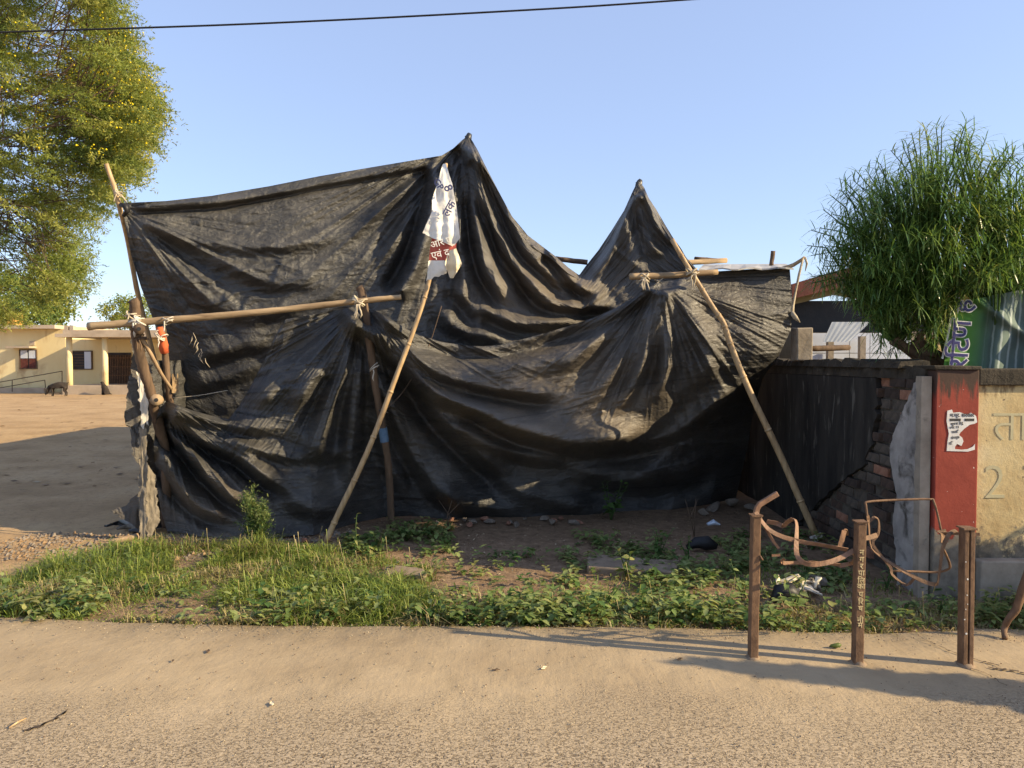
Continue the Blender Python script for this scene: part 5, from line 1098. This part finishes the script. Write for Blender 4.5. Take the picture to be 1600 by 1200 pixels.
# ------------------------------------------------------------------ long-leaved shrub behind the wall
OL = [leafmat('long_leaf_a', (.115,.21,.050), .38, .32, .5), leafmat('long_leaf_b', (.17,.265,.065), .38, .32, .5), leafmat('long_leaf_c', (.07,.145,.04), .33, .38, .5), leafmat('long_leaf_d', (.26,.30,.075), .38, .4, .5)]
root = Vector((3.40, 5.78, 0)); sh = thing('long_leaved_shrub', 'big round shrub with long narrow drooping leaves behind the dark wall', 'shrub', root)
mb = MB(); C0 = at(1466, 396, 5.78); tips = []
for q in range(800):
    while True:
        v = rng.normal(size=3); v /= np.linalg.norm(v); r_ = rng.uniform(.35, 1) ** .45
        v = v * r_
        if v[2] > (-.92 if v[0] < -.05 else -.42): break
    wob = .86 + .3 * float(fbm(np.array([v[0] * 2 + 7]), np.array([v[2] * 2 + v[1]]), 2, 5)[0])
    tips.append((C0 + Vector((v[0] * .96, v[1] * .68, v[2] * (.90 if v[2] > 0 else .80))) * wob, Vector(v)))
forks = [root.lerp(C0, .72) + Vector((random.uniform(-.5, .5), random.uniform(-.3, .3), random.uniform(-.15, .15))) for _ in range(12)]
trunk_top = Vector((3.13, 5.78, 1.75))
mb.tube(densify([root, Vector((3.5, 5.78, .9)), Vector((3.44, 5.75, 1.45)), trunk_top], 4), [.075] * 5 + [.07] * 4 + [.06, .055, .05, .045], 9, wob=.08)
for f_ in forks: mb.tube(densify([Vector((3.38, 5.77, 1.5)), trunk_top.lerp(f_, .5) + Vector((0, 0, -.05)), f_], 4), [.04] * 4 + [.025] * 4 + [.018], 6, wob=.1)
tr = mb.build('trunk', M['darkwood'], sh, smooth=True)
SV = []; SQ = []; SM = []; cnt = 0; mbs = MB()
for tip, v in tips:
    f_ = min(forks, key=lambda g: (g - tip).length); up = (v * 1.0 + Vector((0, 0, .12)) + Vector(rng.normal(size=3) * .15)).normalized(); Ls = rng.uniform(.14, .26); b0 = tip - up * Ls
    mbs.tube([f_, f_.lerp(b0, .5) + Vector((0, 0, -.03)), b0, tip], [.009, .007, .006, .003], 4, cap=False)
    nl = int(rng.integers(16, 25)); mi = rng.choice(4, p=[.42, .3, .18, .10]); ref = up.orthogonal().normalized(); ref2 = up.cross(ref)
    for q in range(nl):
        f = q / (nl - 1); p = b0 + up * (Ls * (.1 + .9 * f)); a = q * 2.4 + rng.uniform(-.3, .3); out = ref * math.cos(a) + ref2 * math.sin(a)
        opn = 1.5 - .75 * f ** 3 + rng.uniform(-.25, .25); d0 = (up * math.cos(opn) + out * math.sin(opn)).normalized(); Ln = rng.uniform(.09, .145); g = rng.uniform(.2, .75)
        c1 = p + d0 * (Ln * .35); d1 = (d0 + Vector((0, 0, -g * .5))).normalized(); c2 = c1 + d1 * (Ln * .35); d2 = (d1 + Vector((0, 0, -g * .7))).normalized(); c3 = c2 + d2 * (Ln * .3)
        sd = d0.cross(Vector((0, 0, 1)));  sd = (sd.normalized() if sd.length > .05 else ref) ; w = rng.uniform(.0030, .0050)
        SV += [p - sd * w * .5, p + sd * w * .5, c1 - sd * w, c1 + sd * w, c2 - sd * w * .85, c2 + sd * w * .85, c3 - sd * .0004, c3 + sd * .0004]
        for j in range(3): SQ.append((cnt + j * 2, cnt + j * 2 + 1, cnt + j * 2 + 3, cnt + j * 2 + 2)); SM.append(mi if rng.random() < .8 else int(rng.integers(0, 3)))
        cnt += 8
mbs.build('shoots', LG[2], sh, smooth=True)['kind'] = 'stuff'
np_mesh('leaves', np.array([tuple(p) for p in SV]), SQ, OL, SM, parent=sh)['kind'] = 'stuff'

# ------------------------------------------------------------------ feathery flowering tree at left
AC = [leafmat('acacia_leaf_a', (.22,.26,.055), .45), leafmat('acacia_leaf_b', (.31,.32,.075), .45), leafmat('acacia_leaf_c', (.14,.185,.045), .42)]
M['flower'] = leafmat('yellow_flower', (.74,.60,.03), .2, .8, .1)
troot = Vector((-14.5, 16.5, 0)); tree = thing('flowering_tree', 'tall feathery tree with small yellow flowers at the left edge', 'tree', troot)
oy = [-600, -200, 0, 40, 60, 110, 160, 200, 235, 265, 300, 330, 360, 400, 430, 445, 470, 490, 505]; ox = [60, 150, 178, 185, 200, 212, 238, 232, 218, 205, 178, 150, 125, 118, 125, 112, 80, 60, 20]
sprays = []
while len(sprays) < 2600:
    y = rng.uniform(-260, 500); xm = np.interp(y, oy, ox); x = xm - abs(rng.normal()) * 170 - 8
    if x < -380: continue
    dpt = rng.uniform(13.6, 18.5); gap = fbm(np.array([x / 75.0]), np.array([y / 50.0 + dpt * .8]), 3, 101)[0]
    if gap < .465: continue
    sprays.append((x, y, dpt))
for _ in range(170):
    y = rng.uniform(-200, 480); sprays.append((np.interp(y, oy, ox) + rng.uniform(-20, 14), y, rng.uniform(14, 17)))
NB = len(sprays) - 170
mb = MB(); fork = Vector((-13.6, 16.2, 3.2)); mb.tube(densify([troot, Vector((-14.3, 16.4, 1.6)), fork], 4), [.26, .24, .23, .22, .21, .2, .19, .18, .17], 10, wob=.08)
limbs = []
for e in ((30, 60, 15.5), (-60, -150, 16), (100, 180, 15), (60, 290, 14.8), (-20, 390, 15.2), (20, -260, 16.5), (-200, 120, 16.5), (-250, -100, 16), (-200, 330, 16)):
    E_ = at(*e); E_ = fork.lerp(E_, .8); c = densify([fork, fork.lerp(E_, .5) + Vector((0, 0, .5)), E_], 6); mb.tube(c, list(np.linspace(.09, .012, len(c))), 7, wob=.1); limbs += c[3:]
tw_m = MB(); PT = []; DR = []; FL = []; MI = []
LA = np.array([tuple(p) for p in limbs])
for si, (x, y, dpt) in enumerate(sprays):
    c = at(x, y, dpt); ca = np.array(c); j = np.argmin(((LA - ca) ** 2).sum(1)); base = limbs[j]
    if rng.random() < .5:
        q0 = c + (base - c).normalized() * min((base - c).length, rng.uniform(.6, 1.6)) + Vector(rng.normal(size=3) * .25); tw_m.tube(densify([q0, q0.lerp(c, .6) + Vector((0, 0, .06)), c], 3), [.012, .011, .009, .008, .007, .006, .004], 4, cap=False)
    out = (c - fork); out.z *= .3; out = (out.normalized() + Vector((.55, rng.normal() * .3, rng.uniform(-.5, .1)))).normalized(); L = rng.uniform(.5, .95); mi = rng.choice(3, p=[.45, .3, .25])
    nf = int(rng.integers(14, 20)) if si < NB else int(rng.integers(4, 8))
    for q in range(nf):
        f = q / nf; p = ca + np.array(out) * (L * (f - .35)) + np.array([0, 0, -.22 * f * f * L]); fd = np.array(out) * .6 + rng.normal(size=3) * .55 + np.array([0, 0, -.25]); fd /= np.linalg.norm(fd); fl = rng.uniform(.12, .24)
        for h in range(9): PT.append(p + fd * fl * (h / 9) + rng.normal(size=3) * .012); DR.append(fd * .35 + rng.normal(size=3) * .6); MI.append(mi)
    if y < 320 and rng.random() < .75 * max(.15, 1 - abs(y - 120) / 200):
        fc = ca + rng.normal(size=3) * .15
        for _ in range(int(rng.integers(3, 9))): FL.append(fc + rng.normal(size=3) * np.array([.12, .12, .05]))
mb.build('trunk', M['darkwood'], tree, smooth=True); tw_m.build('twigs', M['darkwood'], tree)['kind'] = 'stuff'
PT = np.array(PT); n = len(PT); V, Q = leaf_quads(PT, np.array(DR), rng.normal(size=(n, 3)), rng.uniform(.055, .10, n), rng.uniform(.014, .026, n))
np_mesh('crown', V, Q, AC, MI, parent=tree, smooth=False)['kind'] = 'stuff'
FL = np.array(FL); n = len(FL); V = (FL[:, None] + np.array([(1,0,0),(0,1,0),(-1,0,0),(0,-1,0),(0,0,1),(0,0,-1)])[None] * rng.uniform(.013, .024, (n, 1, 1))).reshape(-1, 3)
tq = np.array([[0,1,4],[1,2,4],[2,3,4],[3,0,4],[1,0,5],[2,1,5],[3,2,5],[0,3,5]]); np_mesh('flowers', V, (np.arange(n)[:, None, None] * 6 + tq[None]).reshape(-1, 3), M['flower'], parent=tree)['kind'] = 'stuff'

# ------------------------------------------------------------------ far yellow building, trees behind, animals
def far_tree(name, px, py0, d, rx, rz, n, mats, label, lsz=.35):
    c = at(px, py0, d); t = thing(name, label, 'tree', Vector((c.x, d, 0)))
    mb = MB(); mb.tube(densify([Vector((c.x, d, 0)), Vector((c.x + .1, d, c.z * .5)), c], 4), list(np.linspace(.22, .08, 9)), 8)
    for q in range(9): e = c + Vector((random.uniform(-.7, .7) * rx, random.uniform(-.5, .5) * rx, random.uniform(-.4, .7) * rz)); mb.tube([Vector((c.x, d, c.z * .6)), c.lerp(e, .4), e], [.08, .05, .02], 5)
    mb.build('trunk', M['darkwood'], t, smooth=True)
    cl = rng.normal(size=(60, 3)); cl /= np.linalg.norm(cl, axis=1, keepdims=True); cl *= rng.uniform(.3, .92, (60, 1)) ** .6
    w = rng.integers(0, 60, n); P = np.array(c) + (cl[w] + rng.normal(size=(n, 3)) * .13) * np.array([rx, rx, rz]); V, Q = leaf_quads(P, rng.normal(size=(n, 3)), rng.normal(size=(n, 3)), rng.uniform(.5, 1.2, n) * lsz, rng.uniform(.3, .6, n) * lsz)
    np_mesh('crown', V, Q, mats, np.where(rng.random(n) < .7, w % len(mats), rng.integers(0, len(mats), n)), parent=t, smooth=False)['kind'] = 'stuff'
far_tree('dense_tree', 18, 478, 50, 3.4, 2.3, 9000, [LG[0], LG[2], AC[0]], 'dense dark green tree behind the left roof of the yellow building', .3)
far_tree('feathery_tree', 205, 488, 56, 2.2, 1.5, 5000, AC, 'small feathery tree behind the veranda roof', .22)
far_tree('dense_tree', -130, 470, 55, 5, 3, 8000, [LG[0], LG[2]], 'dense green tree far left behind the building', .3)
M['yb'] = basic('yellow_wash', (.68,.53,.26), (.80,.67,.38), .5, .9, .2, .01, (1,1,.5), stain=((.45,.30,.15), .9, .55))
M['yb_conc'] = basic('stained_slab', (.36,.28,.20), (.52,.42,.31), 1.2, .9, .3, .02)
M['dkpane'] = basic('dark_opening', (.02,.018,.016), (.05,.04,.035), 3, .6, .1, .01)
bd = thing('yellow_building', 'long low yellow building with a columned veranda across the yard', 'building', (-22, 38, 0))
def bxx(px, d): return (px - 800) / F * d
def bz(py, d): return at(0, py, d).z
def part(name, lo, hi, mat, parent=bd, bev=0): mb = MB(); mb.box(lo, hi); return mb.build(name, mat, parent, bevel=bev)
D0, D1 = 38.0, 35.6
part('wall', (-36, D0, -.1), (bxx(103, D0), D0 + 6, 3.2), M['yb']); part('wall', (bxx(103, D0), D0 + .01, -.1), (-14, D0 + 6, 2.68), M['yb'])
part('roof_slab', (-36.3, D0 - .55, 3.2), (bxx(97, D0), D0 + 6.2, 3.38), M['yb_conc'])
part('veranda_roof', (bxx(99, D1) - .1, D1 - .45, 2.70), (-13.8, D0 + 6.2, 2.86), M['yb_conc']); part('parapet', (bxx(103, D1), D1 - .2, 2.86), (-13.9, D1 - .05, 3.04), M['yb_conc'])
for px in (98.5, 107): x = bxx(px, D1); part('parapet_stub', (x - .09, D1 + .3, 2.86), (x + .09, D1 + .5, 3.28), M['yb_conc'])
part('orange_block', (bxx(-8, D0), D0 + 1, 3.38), (bxx(5.5, D0), D0 + 1.6, 4.02), M['sackcream'] if False else basic('orange_wash', (.62,.30,.06), (.7,.38,.1), 1, .9, .2, .01))
part('plinth', (bxx(103, D1), D1 - .3, -.1), (-13.9, D0 + .02, .40), M['yb_conc'])
for px in (109, 164.5, 222, 280):
    x = bxx(px, D1); mb = MB(); mb.tube([(x, D1, .40), (x, D1, 1.5), (x, D1, 2.71)], .13, 14); mb.build('column', M['yb'], bd, smooth=True)
def window(px0, px1, py0, py1, d, shutter):
    x0, x1, z0, z1 = bxx(px0, d), bxx(px1, d), bz(py1, d), bz(py0, d); w = part('window', (x0, d - .02, z0), (x1, d - .004, z1), M['dkpane'])
    fm = M['darkwood']
    for lo, hi in (((x0 - .05, d - .06, z0 - .05), (x0, d - .006, z1 + .05)), ((x1, d - .06, z0 - .05), (x1 + .05, d - .006, z1 + .05)), ((x0, d - .06, z1), (x1, d - .006, z1 + .05)), ((x0, d - .06, z0 - .05), (x1, d - .006, z0))): part('frame', lo, hi, fm, w)
    if shutter == 'panes':
        xm = (x0 + x1) / 2
        for a, b_ in ((x0, xm - .02), (xm + .02, x1)):
            zm = z0 + (z1 - z0) * .55; part('upper_pane', (a + .02, d - .05, zm), (b_ - .02, d - .022, z1), M['tile'], w); part('lower_pane', (a + .02, d - .05, z0), (b_ - .02, d - .022, zm - .02), M['redroof'], w)
    else:
        part('open_shutter', (x1 - .33, d - .10, z0), (x1, d - .062, z1), M['tile'], w)
        for k in range(5): z = z0 + (z1 - z0) * (k + 1) / 6; part('bar', (x0, d - .05, z - .012), (x1 - .34, d - .03, z + .012), M['rust'], w)
window(33, 57.5, 547.5, 575, D0, 'panes'); window(114, 144, 549.5, 576, D0, 'open')
part('sunshade', (bxx(22, D0), D0 - .6, bz(544, D0)), (bxx(58, D0), D0 - .004, bz(541.5, D0)), M['yb_conc'])
part('hatch', (bxx(48, D0), D0 - .05, bz(539, D0)), (bxx(56, D0), D0 - .004, bz(533, D0)), M['yb_conc'])
g = part('gate', (bxx(168, D0), D0 - .02, .40), (bxx(206, D0), D0 - .004, bz(551, D0)), M['dkpane'])
for k in range(15): x = bxx(168.5 + k * 2.6, D0); part('gate_bar', (x, D0 - .08, .42), (x + .03, D0 - .05, bz(555, D0)), M['rust'], g)
for z in (.8, 1.25, 1.7): part('gate_rail', (bxx(168, D0), D0 - .05, z), (bxx(206, D0), D0 - .022, z + .05), M['rust'], g)
rl = thing('ramp_railing', 'thin pipe railing along a ramp at the yellow building', 'railing', (bxx(60, 37), 37, 0))
for P in ([(0,597,37),(97,580,37)], [(0,606,36.6),(70,594,36.6)], [(97,580,37),(97,601,37)], [(70,594,36.6),(71,606,36.6)], [(19,594,37),(19,612,37)]):
    mb = MB(); mb.tube([at(*P[0]), at(*P[1])], .022, 6); mb.build('pipe', M['darkwood'], rl)
part('ramp', (bxx(0, 37.3) - 6, 37.1, -.1), (bxx(72, 37.3), 37.9, .2), M['yb_conc'])
# goat grazing and a dog sitting, each one skinned body
M['fur'] = basic('dark_fur', (.018,.014,.012), (.05,.038,.03), 9, .9, .4, .01)
def skinned(name, verts, edges, radii, loc, rotz, label, cat):
    me = bpy.data.meshes.new(name); me.from_pydata(verts, edges, []); me.materials.append(M['fur']); o = bpy.data.objects.new(name, me); COL.objects.link(o); o.location = loc; o.rotation_euler = (0, 0, rotz)
    s = o.modifiers.new('skin', 'SKIN'); sv = me.skin_vertices[0].data
    for i, r in enumerate(radii): sv[i].radius = (r, r) if not isinstance(r, tuple) else r
    sv[0].use_root = True; ss = o.modifiers.new('sub', 'SUBSURF'); ss.levels = 2; ss.render_levels = 2
    tag(o, label, cat); WLOC[o.name] = Vector(loc)
gv = [(.28,0,.55),(.0,0,.52),(-.26,0,.53),(-.38,0,.44),(-.46,0,.28),(-.52,0,.12),(-.58,0,.06),(.36,0,.58),(.42,0,.63),
      (-.26,.09,.36),(-.28,.09,.18),(-.27,.09,.0),(-.26,-.09,.36),(-.23,-.09,.18),(-.25,-.09,.0),(.29,.1,.38),(.24,.1,.24),(.31,.1,.17),(.29,.1,.0),(.29,-.1,.38),(.25,-.1,.24),(.33,-.1,.17),(.30,-.1,.0),(-.50,.07,.22),(-.50,-.07,.22)]
ge = [(0,1),(1,2),(2,3),(3,4),(4,5),(5,6),(0,7),(7,8),(2,9),(9,10),(10,11),(2,12),(12,13),(13,14),(0,15),(15,16),(16,17),(17,18),(0,19),(19,20),(20,21),(21,22),(4,23),(4,24)]
grd = [.15,.17,.14,.08,.07,.055,.03,.04,.015,.06,.03,.025,.06,.03,.025,.075,.04,.03,.025,.075,.04,.03,.025,.02,.02]
skinned('goat', gv, ge, grd, gp(92, 619, -.03), 0.15, 'dark goat grazing with lowered head in front of the yellow building', 'goat')
dv = [(.12,0,.14),(.05,0,.26),(-.04,0,.40),(-.08,0,.52),(-.10,0,.60),(-.20,0,.57),(.22,0,.05),(.32,0,.03),(.02,.09,.08),(-.12,.09,.03),(.02,-.09,.08),(-.12,-.09,.03),(-.08,.06,.25),(-.10,.06,.03),(-.08,-.06,.25),(-.10,-.06,.03)]
de = [(0,1),(1,2),(2,3),(3,4),(4,5),(0,6),(6,7),(0,8),(8,9),(0,10),(10,11),(2,12),(12,13),(2,14),(14,15)]
skinned('dog', dv, de, [.13,.13,.11,.075,.075,.035,.035,.02,.07,.035,.07,.035,.045,.03,.045,.03], gp(164, 617, -.03), 0.1, 'dark dog sitting in front of the veranda plinth', 'dog')

# dung, leaves and scraps lying about the yard
NC = 200; Y = 9.5 + 24 * rng.random(NC) ** 1.3; X = -Y * rng.uniform(.5, .74, NC); n = NC
P = np.stack([X, Y, ground_z(X, Y) + .012], -1); a = rng.uniform(0, 6.28, n); dd = np.stack([np.cos(a) * 1.6, np.sin(a) * .7, rng.uniform(-.02, .10, n)], -1); sc = rng.uniform(.04, .16, n)
V, Q = leaf_quads(P, dd, np.array([0, 0, 1.0]) + rng.normal(size=(n, 3)) * .12, sc, sc * rng.uniform(.3, .7, n))
o = np_mesh('yard_litter', V, Q, LIT, rng.choice(3, n, p=[.4, .15, .45]), smooth=False, origin=(-12, 18, 0)); tag(o, 'dry leaves and scraps scattered over the sandy yard', 'litter', kind='stuff')
# frayed white threads at the tear in the rear sheet
mb = MB()
for q in range(9):
    a = at(300 + q * 2.5 + random.uniform(-3, 3), 520 + q * 5, 7.42); mb.tube([a, a + Vector((random.uniform(-.03, .03), -.01, -.04)), a + Vector((random.uniform(-.04, .05), 0, -.09))], [.003, .004, .002], 4)
o = mb.build('frayed_threads', M['rope'], smooth=True); tag(o, 'pale frayed threads at the tear in the upper sheet below the long beam', 'threads')
# overhead wire
mb = MB(); P = [at(x, y, 9.0) for x, y in ((-900, 74), (-300, 61), (0, 50.5), (400, 37), (800, 17), (1080, -1), (1600, -40), (2400, -110))]; mb.tube(densify(P, 6), .011, 6)
o = mb.build('overhead_wire', M['black'], smooth=True); tag(o, 'black overhead wire crossing the sky above the tarpaulin', 'wire')
# thin stay wires on the tarpaulin
for P, lab in (([(603,640,6.84),(630,612,6.9),(655,570,6.95),(672,535,7.0),(690,478,7.05)], 'thin wire hanging from the bamboo prop to the sack'), ([(268,622,7.2),(310,618,7.2),(356,610,7.3)], 'thin taut cord running from the lower log into the gap')):
    mb = MB(); mb.tube(densify(W(P, 7), 4), .004, 5); o = mb.build('stay_wire', M['rope'] if 'cord' in lab else M['darkwood'], smooth=True); tag(o, lab, 'cord')

# made-up shrubs beyond the right picture edge, added to shade road and wall foot
def leafy_bush(cx, cy, rx, ry, h, n, label, cone=0.0):
    t = thing('added_shade_shrub', label, 'shrub', (cx, cy, 0)); mb = MB()
    for q in range(7): mb.tube([(cx, cy, 0), (cx + random.uniform(-.4, .4) * rx, cy + random.uniform(-.4, .4) * ry, h * .5), (cx + random.uniform(-.7, .7) * rx * (1 - cone), cy + random.uniform(-.7, .7) * ry * (1 - cone), h * .9)], [.02, .014, .005], 5)
    mb.build('stems', M['darkwood'], t, smooth=True)
    v = rng.normal(size=(n, 3)); v /= np.linalg.norm(v, axis=1, keepdims=True); v *= rng.uniform(.2, 1, (n, 1)) ** .4; zf = (v[:, 2] + 1) / 2; k = 1 - cone * zf
    P = np.stack([cx + v[:, 0] * rx * k, cy + v[:, 1] * ry * k, .02 + zf * h], -1); V, Q = leaf_quads(P, rng.normal(size=(n, 3)), rng.normal(size=(n, 3)), rng.uniform(.06, .11, n), rng.uniform(.03, .06, n))
    np_mesh('foliage', V, Q, LG[:3], rng.integers(0, 3, n), parent=t, smooth=False)['kind'] = 'stuff'
leafy_bush(4.25, 3.06, .26, .24, 1.6, 3800, 'slim made-up shrub beyond the right edge, added to shade the road', .75)
leafy_bush(5.6, 4.15, .55, .50, 1.7, 8000, 'round made-up shrub beyond the right edge, added to shade the wall foot')
flush_texts()
SC.cycles.max_bounces = 6; SC.cycles.diffuse_bounces = 3; SC.cycles.glossy_bounces = 2; SC.cycles.transmission_bounces = 3; SC.cycles.transparent_max_bounces = 4
SC.cycles.use_adaptive_sampling = True; SC.cycles.adaptive_threshold = 0.02
